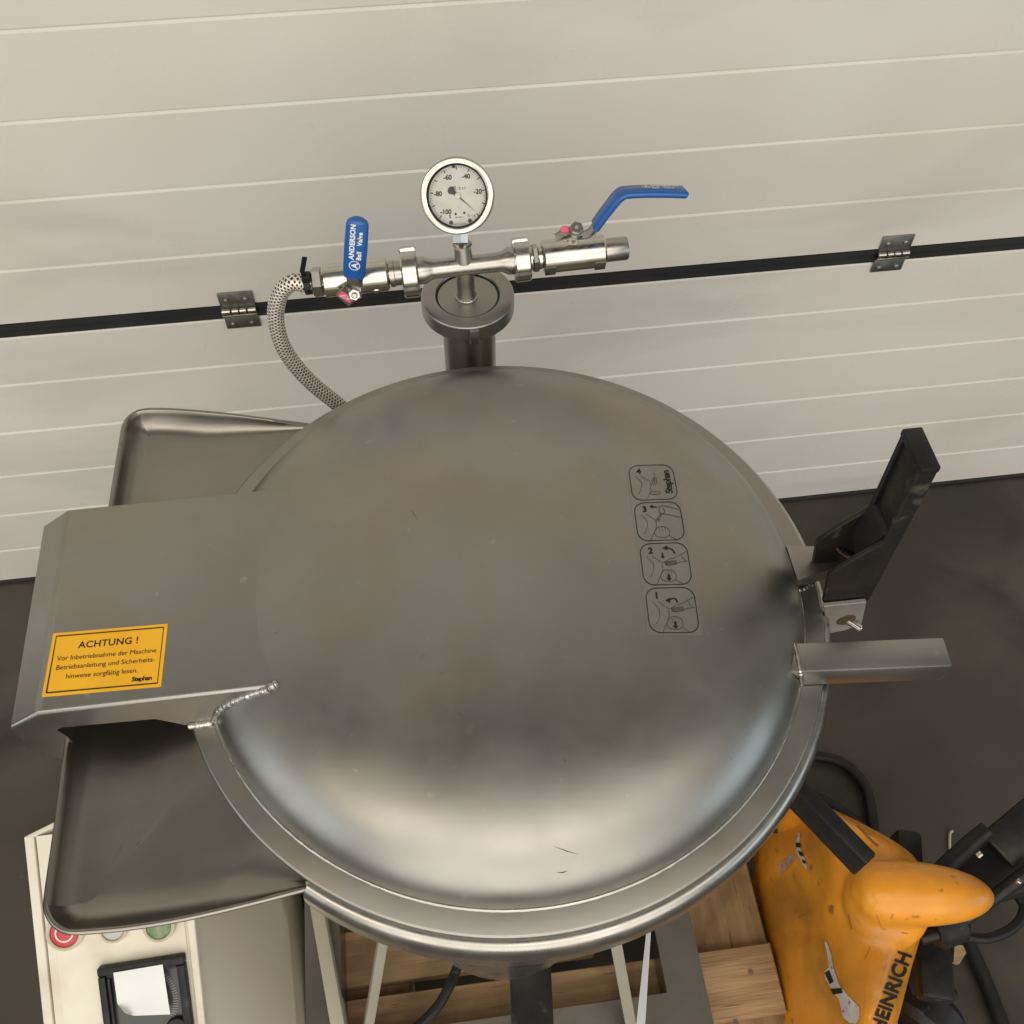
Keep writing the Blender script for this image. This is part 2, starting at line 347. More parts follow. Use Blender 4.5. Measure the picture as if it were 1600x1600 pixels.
# --- lid
bm = bmesh.new(); prof = []
for k in range(61):
    r = DA*math.sin(math.pi/2*k/60); prof.append((r, DB*math.sqrt(max(0, 1-(r/DA)**3.05))))
prof = prof[::-1]; prof[0] = (DA, -.002)
lathe(bm, prof, (LC.x, LC.y, ZF), (0, 0, 1), 192, cap=False); lid = finish(bm, 'lid', 'steel', mac, ang=80)
bm = bmesh.new()
lathe(bm, [(.2, -.006), (R_F-.002, -.006), (R_F-.0005, -.0052), (R_F, -.003), (R_F-.0006, -.0011), (R_F-.0022, 0), (.2, 0)], (LC.x, LC.y, ZF), (0, 0, 1), 192, cap=False)
finish(bm, 'flange', 'steel', lid, ang=60)
bm = bmesh.new(); n = 720; m_ = 8; rings = []
for k in range(n):
    a = 2*math.pi*k/n; rr = .0019+.0001*math.sin(k*1.1)*random.uniform(.2, 1); c = V((LC.x+DA*math.cos(a), LC.y+DA*math.sin(a), ZF+.0008)); e = V((math.cos(a), math.sin(a), 0))
    rings.append([bm.verts.new(c+e*rr*math.cos(2*math.pi*j/m_)*1.25+V((0, 0, 1))*rr*math.sin(2*math.pi*j/m_)) for j in range(m_)])
for i in range(n):
    for j in range(m_): bm.faces.new((rings[i][j], rings[i][(j+1) % m_], rings[(i+1) % n][(j+1) % m_], rings[(i+1) % n][j]))
finish(bm, 'weld_seam', 'satin', lid, ang=80)
def bead(path, r, parent, name='weld_seam'):
    bm = bmesh.new(); P = spline(path, 10); L_ = len(P)
    tube(bm, P, r, 10, rf=lambda i, n_: r*.82*(1+.09*math.sin(i*1.9)+random.uniform(-.08, .08))*(.6 if i in (0, n_-1) else 1))
    return finish(bm, name, 'weld', parent, ang=80)
# handle: square tube welded to the flange
h1 = at(1246, 1027, z=.886); h2 = at(1482, 1018, z=.886); hc = V((0, 0, -.0125))
bm = bmesh.new(); beam(bm, h1+hc-(h2-h1).normalized()*.010, h2+hc, .0248, .025, bev=.0018); handle = finish(bm, 'handle', 'steel', lid)
s_, t_, d_ = frame(h2-h1)
bead([h1-s_*-.0128+V((0, 0, -.001)), h1+s_*.0+V((0, 0, .0005)), h1-s_*.0128+V((0, 0, -.001))], .0022, handle)
bead([h1-s_*-.0130+V((0, 0, -.001)), h1-s_*-.0135+V((.003, 0, -.012)), h1-s_*-.0135+V((.006, 0, -.022))], .0022, handle)
bead([h1-s_*.0130+V((0, 0, -.001)), h1-s_*.0135+V((.003, 0, -.012)), h1-s_*.0135+V((.006, 0, -.022))], .0022, handle)
# latch arm
zt = .878
q = [at(1228, 852, z=zt), at(1306, 853, z=zt), at(1314, 884, z=zt), at(1246, 906, z=zt)]
bm = bmesh.new(); prism(bm, q, (0, 0, -.017), .0012); arm = finish(bm, 'latch_arm', 'steel', lid)
bead([q[3]+V((-.002, -.002, -.015)), q[3]+V((.009, -.0005, -.0165)), q[3]+V((.018, .003, -.0165))], .0022, arm)
# instruction sticker on the dome
c_tl, c_tr, c_br, c_bl = [at_dome(*p) for p in ((977, 727), (1053, 725), (1098, 992), (1012, 992))]
SW, SH = (c_br-c_bl).length, (c_tl-c_bl).length
def st_fn(a, b, off=0):
    u, v = a/SW, b/SH; p = (c_bl*(1-u)+c_br*u)*(1-v)+(c_tl*(1-u)+c_tr*u)*v
    return V((p.x, p.y, dome_z(p.x, p.y)+off))
stk = grid_sheet('instruction_sticker', 'clear', lid, st_fn, SW, SH, 10, 30, .0003)
Pn = Flat(); Ln = Flat(); cell = SH/4
def curve(pts, n=6): return [(p.x, p.y) for p in spline([V((a, b, 0)) for a, b in pts], n)]
for i, num in enumerate('1234'):
    v0 = cell*i+cell*.035; cw, ch = SW*.90, cell*.93; u0 = SW*.05
    Pn.line(rrect(cw, ch, .0085, 6, u0, v0), .00075, True)
    Pn.text(num, .0075, u0+cw*.22, v0+ch*.76, bold=.0003)
    U = lambda a: u0+cw*a
    Vv = lambda b: v0+ch*b
    Ln.line(curve([(U(.13), Vv(.68)), (U(.24), Vv(.5)), (U(.2), Vv(.28)), (U(.13), Vv(.18))]), .0004)
    Ln.line(curve([(U(.24), Vv(.70)), (U(.36), Vv(.58)), (U(.45), Vv(.52)), (U(.50), Vv(.56))]), .0004)
    if i < 3:
        Ln.line(curve([(U(.42), Vv(.50)), (U(.43), Vv(.40)), (U(.40), Vv(.30)), (U(.30), Vv(.10)), (U(.26), Vv(.02))]), .0005)
        Ln.line(curve([(U(.40), Vv(.28)), (U(.36), Vv(.20)), (U(.40), Vv(.10)), (U(.55), Vv(.07)), (U(.66), Vv(.12)), (U(.68), Vv(.25)), (U(.60), Vv(.34)), (U(.46), Vv(.34)), (U(.40), Vv(.28))]), .0005)
        for t in range(3): Ln.line(curve([(U(.46+.06*t), Vv(.34)), (U(.48+.06*t), Vv(.27)), (U(.47+.06*t), Vv(.22))]), .0003)
        Ln.line(curve([(U(.66), Vv(.12)), (U(.74), Vv(.05)), (U(.80), Vv(.02))]), .0004)
        yy = (.56, .58, .80)[i]
        if i < 2:
            Ln.line(curve([(U(.48), Vv(.52)), (U(.58), Vv(.60)), (U(.72), Vv(.64)), (U(.97), Vv(.78))]), .0005)
            Ln.line(curve([(U(.50), Vv(.46)), (U(.62), Vv(.46)), (U(.78), Vv(.52)), (U(.97), Vv(.55))]), .0005)
            for t in range(4): Ln.line(curve([(U(.48), Vv(.54-.02*t)), (U(.60), Vv(.555-.03*t)), (U(.74), Vv(.56-.025*t))]), .00055)
            Ln.line(curve([(U(.84), Vv(.72)), (U(.88), Vv(.62)), (U(.93), Vv(.56))]), .0004)
            Pn.poly([(U(.50), Vv(.24)), (U(.555), Vv(.24)), (U(.555), Vv(.15)), (U(.59), Vv(.15)), (U(.528), Vv(.08)), (U(.46), Vv(.15)), (U(.50), Vv(.15))])
            if i == 0:
                Pn.line(curve([(U(.63), Vv(.66)), (U(.60), Vv(.74)), (U(.53), Vv(.75)), (U(.47), Vv(.72))]), .0013); Pn.poly([(U(.38), Vv(.71)), (U(.48), Vv(.78)), (U(.48), Vv(.65))])
            else:
                Pn.line(curve([(U(.73), Vv(.74)), (U(.67), Vv(.84)), (U(.58), Vv(.88))]), .0013); Pn.poly([(U(.47), Vv(.88)), (U(.59), Vv(.95)), (U(.58), Vv(.82))])
                Pn.poly([(U(.44), Vv(.76)), (U(.48), Vv(.76)), (U(.48), Vv(.68)), (U(.51), Vv(.68)), (U(.46), Vv(.62)), (U(.41), Vv(.68)), (U(.44), Vv(.68))])
        else:
            Ln.line(curve([(U(.52), Vv(.86)), (U(.62), Vv(.90)), (U(.78), Vv(.86)), (U(.97), Vv(.78))]), .0005)
            Ln.line(curve([(U(.56), Vv(.68)), (U(.70), Vv(.66)), (U(.97), Vv(.58))]), .0005)
            Ln.line(curve([(U(.56), Vv(.86)), (U(.53), Vv(.76)), (U(.58), Vv(.68)), (U(.65), Vv(.74)), (U(.62), Vv(.84))]), .0006)
            for t in range(2): Ln.line(curve([(U(.42+.06*t), Vv(.48)), (U(.50+.04*t), Vv(.62)), (U(.58+.03*t), Vv(.70))]), .0007)
            Pn.poly([(U(.50), Vv(.88)), (U(.50), Vv(.85)), (U(.41), Vv(.865)), (U(.41), Vv(.83)), (U(.33), Vv(.89)), (U(.41), Vv(.94)), (U(.41), Vv(.905))])
    else:
        Ln.line(curve([(U(.50), Vv(.56)), (U(.56), Vv(.66)), (U(.54), Vv(.76))]), .0004)
        for t in range(3): Ln.line(curve([(U(.44+.05*t), Vv(.40)), (U(.50+.04*t), Vv(.50)), (U(.52+.03*t), Vv(.62))]), .0006)
        Ln.line([(U(.44), Vv(.48)), (U(.42), Vv(.24))], .0004)
        Ln.line(rrect(cw*.22, ch*.075, .0008, 2, U(.40), Vv(.15)), .0005, True)
        Ln.line(curve([(U(.40), Vv(.22)), (U(.36), Vv(.12)), (U(.33), Vv(.06))]), .0004)
        Pn.text('Stephan', .0086, U(.90), Vv(.50), rot=math.pi/2, bold=.00026, spacing=.90)
Pn.build('sticker_print', 'ink', stk, st_fn, .0005); Ln.build('line_drawing', 'inkbrown', stk, st_fn, .0005)
# fine scratches on the dome
for a, b in (((862, 1322), (905, 1336)), ((868, 1364), (888, 1361)), ((640, 795), (652, 812)), ((880, 1183), (884, 1192)), ((1140, 1184), (1144, 1187))):
    p = at_dome(*a); q_ = at_dome(*b); m_ = (p+q_)/2; Sc = Flat(); d_ = (q_-p).normalized()
    Sc.poly([(p.x, p.y), (m_.x+.0006-d_.y*.0002, m_.y-.0006+d_.x*.0002), (q_.x, q_.y), (m_.x+.0006+d_.y*.0002, m_.y-.0006-d_.x*.0002)])
    Sc.build('scratch', 'inkbrown', lid, lambda a, b, off: V((a, b, dome_z(a, b)+off)), .0005)

for _ in range(16):      # faint pale wipe marks and scratches
    a = random.uniform(0, 2*math.pi); r = .21*math.sqrt(random.random()); x_, y_ = LC.x+r*math.cos(a), LC.y+r*math.sin(a); t = random.uniform(0, math.pi); l_ = random.uniform(.003, .016)
    if x_ > .135 and abs(y_+.634) < .10: continue
    e = V((math.cos(t), math.sin(t))); q_ = V((-e.y, e.x))*.00022; p = V((x_, y_)); k = V((-e.y, e.x))*l_*.06; Sc = Flat()
    Sc.poly([tuple(p-e*l_/2), tuple(p+k+q_), tuple(p+e*l_/2), tuple(p+k-q_)]); Sc.build('fine_scratch', 'satin', lid, lambda a, b, off: V((a, b, dome_z(a, b)+off)), .0004)
# --- hinge hood
YF, YB = -.7125, -.5335; ZH = .9095
outl = [(-.2965, ZH), (-.3215, .8915), (-.3235, .848), (-.3085, .8235), (-.291, .8235), (-.2905, .866), (-.2935, .8795), (-.2885, .8825), (-.2225, .8785), (-.2035, .8605), (-.120, .8605), (-.09, ZH)]
bm = bmesh.new(); prism(bm, [(x, YF, z) for x, z in outl], (0, YB-YF, 0))
es = [e for e in bm.edges if all(abs(v.co.z-ZH) < 1e-5 or (abs(v.co.x+.3215) < 1e-5) for v in e.verts) and (abs(e.verts[0].co.x-e.verts[1].co.x) > .01)]
bmesh.ops.bevel(bm, geom=es, offset=.0035, segments=4, profile=.5, affect='EDGES')
es = [e for e in bm.edges if abs(e.verts[0].co.y-e.verts[1].co.y) > .1 and all(v.co.x < -.29 and v.co.z > .88 for v in e.verts)]
bmesh.ops.bevel(bm, geom=es, offset=.004, segments=3, profile=.5, affect='EDGES')
hood = finish(bm, 'hinge_hood', 'steel', mac, ang=28)
pth = [V((x, YF-.0005, dome_z(x, YF)+.0008)) for x in (-.1335, -.145, -.157, -.168, -.177, -.183)]
bead(pth, .0034, hood); bead([V((-.203, YF-.001, ZF+.0015)), V((-.194, YF-.0012, ZF+.0015)), V((-.184, YF-.0008, ZF+.0018))], .0034, hood)
bead([V((-.1335, YF, ZH-.001)), V((-.130, YF+.001, ZH)), V((-.1275, YF+.003, ZH))], .0036, hood)
# warning label
a_ = at(60, 1090, z=ZH); b_ = at(253, 1073, z=ZH); c_ = at(265, 975, z=ZH); LW = (b_-a_).length; LH = (c_-b_).length
fn = plane_fn(a_+V((.0025, 0, .0002)), b_-a_, c_-b_); LW -= .003
lab = grid_sheet('warning_label', 'yellow', hood, fn, LW, LH, 1, 1, .0003)
T = Flat(); mg = LH*.055
T.line([(mg, mg), (LW-mg, mg), (LW-mg, LH-mg), (mg, LH-mg), (mg, mg)], .0011)
T.text('ACHTUNG !', LH*.150, LW*.50, LH*.72, bold=.00012, spacing=1.05)
T.text('Vor Inbetriebnahme der Maschine', LH*.105, LW*.50, LH*.545, bold=0, spacing=.97)
T.text('Betriebsanleitung und Sicherheits-', LH*.105, LW*.50, LH*.40, bold=0, spacing=.97)
T.text('hinweise sorgfältig lesen.', LH*.105, LW*.48, LH*.25, bold=0, spacing=.97)
T.text('Stephan', LH*.098, LW*.83, LH*.115, bold=.00016, spacing=.90)
T.build('label_print', 'ink', lab, fn, .0005)

# --- drip tray round the bowl
ZT = .857
rim_px = [(483, 662, .850), (430, 655, .852), (370, 647, .855), (310, 641, ZT), (265, 638, ZT), (228, 638, ZT), (208, 644, ZT), (193, 660, ZT), (187, 690, ZT), (177, 750, ZT), (165, 820, ZT),
          (120, 1040, ZT), (100, 1180, ZT), (84, 1300, ZT), (70, 1400, ZT), (70, 1422, ZT), (79, 1441, ZT), (95, 1454, ZT), (112, 1458, ZT), (150, 1456, ZT), (200, 1451, ZT), (270, 1440, .856), (340, 1425, .854), (410, 1408, .852), (478, 1390, .850)]
rim = [at(px, py, z=z) for px, py, z in rim_px]
rim = spline(rim, 4)
cen = V((-.14, -.615, 0)); n = len(rim)
def inset(i, d):
    a = rim[max(i-1, 0)]; b = rim[min(i+1, n-1)]; t = (b-a); t.z = 0; t.normalize(); return V((-t.y, t.x, 0))*d
sgn = 1 if inset(n//2, 1).dot(cen-rim[n//2]) > 0 else -1
def depth(i):
    u = i/(n-1); return min(1, min(u, 1-u)*7+.22)
layers = [(-.0005, -.004), (-.0012, -.001), (0, .0), (.0014, .0006), (.0028, -.0004), (.0042, -.004), (.0075, -.010), (.0125, -.0155), (.019, -.018), (.030, -.0190)]
bm = bmesh.new(); rings = []
for dd, dzv in layers:
    rg = []
    for i in range(n):
        k = depth(i); v = rim[i]+inset(i, sgn*dd*(k if dd > .004 else 1)); v.z += dzv*(k if dd > .004 else 1); v.z = max(v.z, .8385) if dd > .01 else v.z; rg.append(bm.verts.new(v))
    rings.append(rg)
for A_, B_ in zip(rings, rings[1:]):
    for i in range(n-1): bm.faces.new((A_[i], A_[i+1], B_[i+1], B_[i]))
# floor of the tray: from the last layer to the arc under the flange
arc0 = math.atan2(rim[0].y-LC.y, rim[0].x-LC.x); arc1 = math.atan2(rim[-1].y-LC.y, rim[-1].x-LC.x)
if arc0 < 0: arc0 += 2*math.pi
if arc1 < 0: arc1 += 2*math.pi
last = rings[-1]; prev = last
for st in range(1, 9):
    rg = []
    for i in range(n):
        a = arc0+(arc1-arc0)*i/(n-1); tgt = V((LC.x+.2575*math.cos(a), LC.y+.2575*math.sin(a), .8455)); v = last[i].co.lerp(tgt, st/8); v.z = last[i].co.z+(tgt.z-last[i].co.z)*(st/8)**2
        rg.append(bm.verts.new(v))
    for i in range(n-1): bm.faces.new((prev[i], prev[i+1], rg[i+1], rg[i]))
    prev = rg
tray = finish(bm, 'drip_tray', 'steel2', mac, ang=70)

# --- bowl
bm = bmesh.new()
prof = [(.2590, -.012), (.2602, -.0068), (.2625, -.0066), (.2655, -.0078), (.2680, -.0105), (.2698, -.0150), (.2706, -.021), (.2706, -.030), (.2698, -.045), (.2680, -.058), (.264, -.072), (.256, -.086)]
bowl = None
b2 = bmesh.new(); lathe(b2, [(.2555, -.008), (.2590, -.012), (.2590, -.050), (.256, -.075), (.244, -.11), (.228, -.15), (.214, -.20), (.190, -.26), (.15, -.31), (.08, -.335), (0, -.34)], (LC.x, LC.y, ZF), (0, 0, 1), 128, cap=False)
bowl = finish(b2, 'bowl', 'satin', mac, ang=60)
def ang_lathe(bm, prof, a0, a1, n=160):
    rows = [[bm.verts.new((LC.x+r*math.cos(a0+(a1-a0)*k/n), LC.y+r*math.sin(a0+(a1-a0)*k/n), ZF+h)) for r, h in prof] for k in range(n+1)]
    for A_, B_ in zip(rows, rows[1:]):
        for j in range(len(prof)-1): bm.faces.new((A_[j], A_[j+1], B_[j+1], B_[j]))
    bm.faces.new(rows[0]); bm.faces.new(rows[-1])
ang_lathe(bm, prof, arc1, arc0+2*math.pi); finish(bm, 'rolled_rim', 'satin', bowl, ang=70)
# drive housing under the bowl
b2 = bmesh.new(); lathe(b2, [(.10, -.114), (.105, -.10), (.105, .19), (.09, .22), (.02, .27)], (LC.x, LC.y, .26), (0, 0, 1), 64); finish(b2, 'drive_housing', 'cream_shaded', mac)
# column plinth and base frame
bf = bmesh.new(); z0, z1 = .1455, .2
xo0, xi0, xi1, xo1 = -.225, -.18, .2265, .2765; yo0, yi0, yi1, yo1 = -.905, -.851, -.43, -.38
for lo, hi in (((xi1, yo0, z0), (xo1, yo1, z1)), ((xo0, yo0, z0), (xi0, yo1, z1)), ((xi0, yo0, z0), (xi1, yi0, z1)), ((xi0, yi1, z0), (xi1, yo1, z1))): box(bf, lo, hi, 0)
bmesh.ops.remove_doubles(bf, verts=bf.verts, dist=1e-5)
base = finish(bf, 'base_frame', 'steel2', mac, ang=30)
bf = bmesh.new(); lathe(bf, [(0, .0), (.06, .0), (.065, .010), (.078, .03), (.082, .05), (.082, .16)], (.026, -.803, .60), (0, 0, 1), 64); finish(bf, 'discharge_housing', 'satin', mac, ang=60)
def leg(p, q_, wd, th, m, nm='support_leg', up=V((0, -1, .3))):
    bm = bmesh.new(); beam(bm, p, q_, wd, th, up, .0008); return finish(bm, nm, m, mac)
M['leg'] = mat('leg_paint', (.30, .285, .22), (.26, .245, .19), .5)
leg(at(603, 1440, z=.40), at(572, 1625, z=.202), .011, .014, 'leg')
leg(at(956, 1440, z=.40), at(990, 1625, z=.202), .013, .014, 'leg')
# tilt levers
p = at(1236, 1232, z=.72); q_ = at(1352, 1352, z=.72); dv = (q_-p).normalized()
bm = bmesh.new(); beam(bm, p-dv*.03, q_, .0145, .036, bev=.0025); finish(bm, 'tilt_lever', 'black', mac)
p = at(827, 1480, z=.62); q_ = at(833, 1640, z=.62)
bm = bmesh.new(); beam(bm, p, q_, .0365, .02, bev=.003); finish(bm, 'tilt_lever', 'blackworn', mac)

# --- latch with black channel lever
YN, YK = -.6735, -.6385
near = [(1286, 942), (1295, 899), (1337, 873), (1381, 849), (1440, 733), (1468, 733), (1358, 938)]
xz = [at(px, py, y=YN) for px, py in near]
def shape(y0, y1):
    bm = bmesh.new(); prism(bm, [(p.x, y0, p.z) for p in xz], (0, y1-y0, 0), .0006, 1); return bm
lever = finish(shape(YN, YN+.004), 'latch_lever', 'blackworn', mac)
finish(shape(YK-.004, YK), 'side_plate', 'blackworn', lever)
bm = bmesh.new(); a, b, c = xz[5], xz[6], xz[4]
prism(bm, [(a.x-.0005, YN+.0042, a.z), (b.x+.0035, YN+.0042, b.z+.02), (b.x-.008, YN+.0042, b.z+.035), (xz[3].x+.003, YN+.0042, xz[3].z+.004), (c.x+.0022, YN+.0042, c.z)], (0, YK-YN-.0084, 0), .001); finish(bm, 'web', 'blackworn', lever)
bm = bmesh.new(); box(bm, (xz[4].x-.0006, YN-.0006, a.z-.004), (xz[5].x+.0006, YK+.0006, a.z+.0022), .0012); finish(bm, 'end_cap', 'black', lever)
bm = bmesh.new(); D_ = xz[3]; C_ = xz[2]
prism(bm, [(D_.x-.001, YN+.0042, D_.z+.006), (D_.x+.003, YN+.0042, D_.z+.008), (D_.x-.003, YN+.0042, D_.z-.030), (D_.x-.009, YN+.0042, D_.z-.028)], (0, YK-YN-.0084, 0)); finish(bm, 'cross_plate', 'black', lever)
br = [at(px, py, y=YN-.0045) for px, py in ((1287, 948), (1354, 941), (1347, 974), (1322, 985), (1294, 990))]
bm = bmesh.new(); prism(bm, br, (0, .004, 0), .0006, 1); brk = finish(bm, 'latch_bracket', mat('dull_plate', (.40, .385, .35), (.33, .31, .28), .5, .35, scale=50), mac)
p = at(1320, 972, y=YN-.0045); bm = bmesh.new(); cyl(bm, p+V((0, .004, 0)), p+V((.012, -.008, -.001)), .0032, n=16); finish(bm, 'pivot_pin', 'polish', brk)
bm = bmesh.new(); lathe(bm, [(.0085, 0), (.008, .0008), (0, .0009)], p+V((0, .0, .004)), (0, -1, 0), 9, cap=False); finish(bm, 'stain', mat('brown_grease', (.09, .065, .03), None, .7, bump=.3), brk)
bp = [at(1301, 838, z=.905), at(1306, 850, z=.900), at(1318, 862, z=.893), at(1332, 871, z=.885), at(1338, 880, z=.875)]
bm = bmesh.new(); tube(bm, spline(bp, 6), .0028, 10); finish(bm, 'bail', 'weld', brk)

# --- outlet pipe with collar and cap plate
PX, PY = .0515, -.3255
CZ = at(731, 463, y=PY).z; pipe_top = CZ-.024
bm = bmesh.new(); cyl(bm, (PX, PY, .55), (PX, PY, pipe_top), .0262, n=64); pipe = finish(bm, 'outlet_pipe', 'steel', mac)
bm = bmesh.new()
lathe(bm, [(.0262, -.0290), (.036, -.0240), (.0425, -.0175), (.0447, -.0145), (.0447, .0010), (.0440, .0022), (.0425, .0028), (.0312, .0028), (.0302, .0006), (.0295, -.0004), (0, -.0004)], (PX, PY, CZ), (0, 0, 1), 96, cap=False)
col = finish(bm, 'collar', 'steel', pipe, ang=30)
bm = bmesh.new(); lathe(bm, [(.0292, -.003), (.0292, -.0002), (.0286, .0004), (0, .0004)], (PX, PY, CZ), (0, 0, 1), 80, cap=False); finish(bm, 'cap_plate', 'steel', pipe, ang=30)
bm = bmesh.new(); lathe(bm, [(.0289, -.001), (.0289, .0011), (.0304, .0011), (.0304, -.001)], (PX, PY, CZ), (0, 0, 1), 80, cap=False); finish(bm, 'gasket', 'gasket', pipe)
bm = bmesh.new(); box(bm, (PX-.003, PY-.0480, CZ-.017), (PX+.006, PY-.042, CZ+.001), .001); finish(bm, 'lug', 'steel', pipe)

# --- manifold: tee pipe, union nuts
ML = at(500, 440, y=-.332); MR = at(975, 388, y=-.332); md = (MR-ML).normalized()
def mp_(px): # point on the manifold axis below a pixel column
    t = (px-500)/475; return ML.lerp(MR, t)
bm = bmesh.new(); Ta, Tb = mp_(652), mp_(802); L_ = (Tb-Ta).length
lathe(bm, [(.0, 0), (.0125, 0), (.0125, .006), (.0093, .012), (.0088, .016), (.0088, L_-.016), (.0093, L_-.012), (.0125, L_-.006), (.0125, L_), (0, L_)], Ta, md, 48, cap=False)
man = finish(bm, 'manifold', 'satin', mac, ang=50)
T0 = mp_(724); bm = bmesh.new()
lathe(bm, [(.0125, .0), (.0105, .0012), (.0090, .004), (.0084, .008), (.0084, (T0.z-CZ))], (PX-.001, PY, CZ), (T0-V((PX-.001, PY, CZ))), 40, cap=False); finish(bm, 'riser', 'satin', man, ang=60)
bead([V((PX-.001+.0098*math.cos(t*.55), PY+.0098*math.sin(t*.55), CZ+.0014)) for t in range(13)], .0016, man)
GN = V((-.19, -.70, .60)).normalized()                    # dial normal
GC = at(714, 306, y=-.318)
stem_base = T0; sd = (GC-stem_base).normalized()
bm = bmesh.new(); cyl(bm, stem_base+sd*.004, stem_base+sd*.0200, .0085, .0078, n=32); finish(bm, 'gauge_socket', 'satin', man)
def slotted_nut(c, r, w_, m='polish'):
    bm = bmesh.new(); N_ = 96; pr = []
    s, t, d = frame(md); rows = []
    for h, k in ((-w_/2, .94), (-w_/2+.0015, 1), (w_/2-.0015, 1), (w_/2, .94)):
        rg = []
        for i in range(N_):
            a = 2*math.pi*i/N_; ph = (a*4/(2*math.pi)) % 1; rr = r*k*(.90 if ph < .16 else 1)
            rg.append(bm.verts.new(c+d*h+(s*math.cos(a)+t*math.sin(a))*rr))
        rows.append(rg)
    for A_, B_ in zip(rows, rows[1:]):
        for i in range(N_): bm.faces.new((A_[i], A_[(i+1) % N_], B_[(i+1) % N_], B_[i]))
    bm.faces.new(rows[0]); bm.faces.new(rows[-1]); return finish(bm, 'union_nut', m, man, ang=30)
slotted_nut(mp_(639), .0232, .0150); slotted_nut(mp_(813), .0200, .0150)
# ball valves
def valve(pxs, rad, hexside, name='ball_valve'):
    a, b = mp_(pxs[0]), mp_(pxs[1]); L_ = (b-a).length; bm = bmesh.new()
    lathe(bm, [(0, 0), (rad-.0016, 0), (rad, .0016), (rad, L_-.0016), (rad-.0016, L_), (0, L_)], a, md, 64, cap=False)
    o = finish(bm, name, 'polish', man, ang=40); return o, a, b
vL, vLa, vLb = valve((505, 606), .0148, 0); vR, vRa, vRb = valve((846, 944), .0152, 0)
bm = bmesh.new(); cyl(bm, vLb, mp_(633), .0098, n=40); finish(bm, 'end_spigot', 'polish', man)
bm = bmesh.new(); lathe(bm, [(0, 0), (.0120, 0), (.0120, .004), (.0112, .0045), (.0112, .010), (0, .010)], vLb+md*.0012, md, 48, cap=False); finish(bm, 'step_ring', 'satin', man)
bm = bmesh.new(); hexnut(bm, mp_(488), vLa, .0135); finish(bm, 'hex_fitting', 'satin', man)
bm = bmesh.new(); cyl(bm, mp_(820), vRa, .0105, n=40); finish(bm, 'end_spigot', 'polish', man)
bm = bmesh.new(); hexnut(bm, mp_(829), mp_(840), .0128); finish(bm, 'hex_fitting', 'satin', man)
bm = bmesh.new(); L_ = (MR-vRb).length+.003; lathe(bm, [(.0108, 0), (.0108, L_-.001), (.0100, L_), (.0078, L_), (.0078, L_-.02), (0, L_-.02)], vRb, md, 48, cap=False); finish(bm, 'outlet_spigot', 'satin', man, ang=40)
# wrench flats on the valve bodies
for a_, px, sg in ((vR, 856, 1), (vR, 934, 1)):
    c = mp_(px)+V((0, -.0128, -.0052)); bm = bmesh.new(); beam(bm, c-md*.0050, c+md*.0050, .0030, .0125, up=V((0, -.30, .95)), bev=.0004); finish(bm, 'wrench_flat', 'zinc', a_)
for px in (530, 585):
    c = mp_(px)+V((0, -.0115, -.0078)); bm = bmesh.new(); lathe(bm, [(.0052, 0), (.0045, .0012), (.003, .0004), (0, 0)], c, (0, -.8, -.5), 24, cap=False); finish(bm, 'dimple', 'polish', vL, ang=60)
# left handle: blue sleeve standing up, seen face on
def steel_handle(valve_o, stem, sdir, side, nut_r=.0058):
    bm = bmesh.new(); hexnut(bm, stem, stem+sdir*.0085, nut_r, .0022); finish(bm, 'handle_nut', 'polish', valve_o)
    bm = bmesh.new(); cyl(bm, stem-sdir*.010, stem+sdir*.0105, .0028, n=16); finish(bm, 'stem', 'satin', valve_o)
sL = at(554, 455, y=-.352); up_l = (at(558, 345, y=-.338)-at(553, 430, y=-.352)).normalized()
fnL = V((0, -.93, .37)).normalized()
pa = [sL-up_l*.006, sL, sL+up_l*.008+fnL*.001, at(553, 432, y=-.358)]
bm = bmesh.new(); sweep_rect(bm, spline(pa, 5), .0135, .0022, V((1, 0, .02))); finish(bm, 'handle_plate', 'satin', vL)
b0, b1 = at(553, 432, y=-.358), at(559, 341, y=-.352)
bm = bmesh.new(); P = [b0.lerp(b1, t) for t in (0, .03, .5, .90, .96, .99, 1)]
sweep_rect(bm, P, [.0175, .0192, .0200, .0190, .0165, .012, .007], .0065, (b1-b0).cross(fnL), .002); slv = finish(bm, 'blue_sleeve', 'blue', vL, ang=50)
ud = (b1-b0).normalized(); sd_ = ud.cross(V((0, -1, .3))).normalized()*-1
nrm = sd_.cross(ud).normalized()
if nrm.dot(CAM-b0) < 0: nrm = -nrm
Lh = (b1-b0).length
def print_on(o0, ud, sd_, nrm, size, parent, clear=.0035):
    def fn_(a, b, off): return o0+ud*a+sd_*b+nrm*(clear+off)
    T = Flat(); s = size
    T.line([(s*.95+s*.8*math.cos(t*math.pi/12), s*.05+s*.8*math.sin(t*math.pi/12)) for t in range(24)], s*.13, True)
    T.text('A', s*1.35, s*.95, -s*.42, bold=s*.05)
    T.text('ANDERSON', s*1.12, s*2.0, s*.25, align='LEFT', bold=s*.045, spacing=1.05)
    T.text('Ball   Valve', s*1.0, s*2.0, -s*.85, align='LEFT', bold=s*.04, spacing=1.1)
    return T.build('sleeve_print', 'white', parent, fn_, .0002)
left = -1*CR
print_on(b0+ud*.0085, ud, (left-ud*left.dot(ud)).normalized(), nrm, .0056, slv)
steel_handle(vL, sL+fnL*.001, fnL, None)
tg = [at(px, py, y=-.3560) for px, py in ((525, 462), (539, 446), (560, 465), (545, 479))]
bm = bmesh.new(); prism(bm, tg, (0, .0015, 0)); tgo = finish(bm, 'stop_tag', 'satin', vL)
tq = [at(px, py, y=-.3564) for px, py in ((527, 462), (534, 455), (553, 465), (547, 474))]
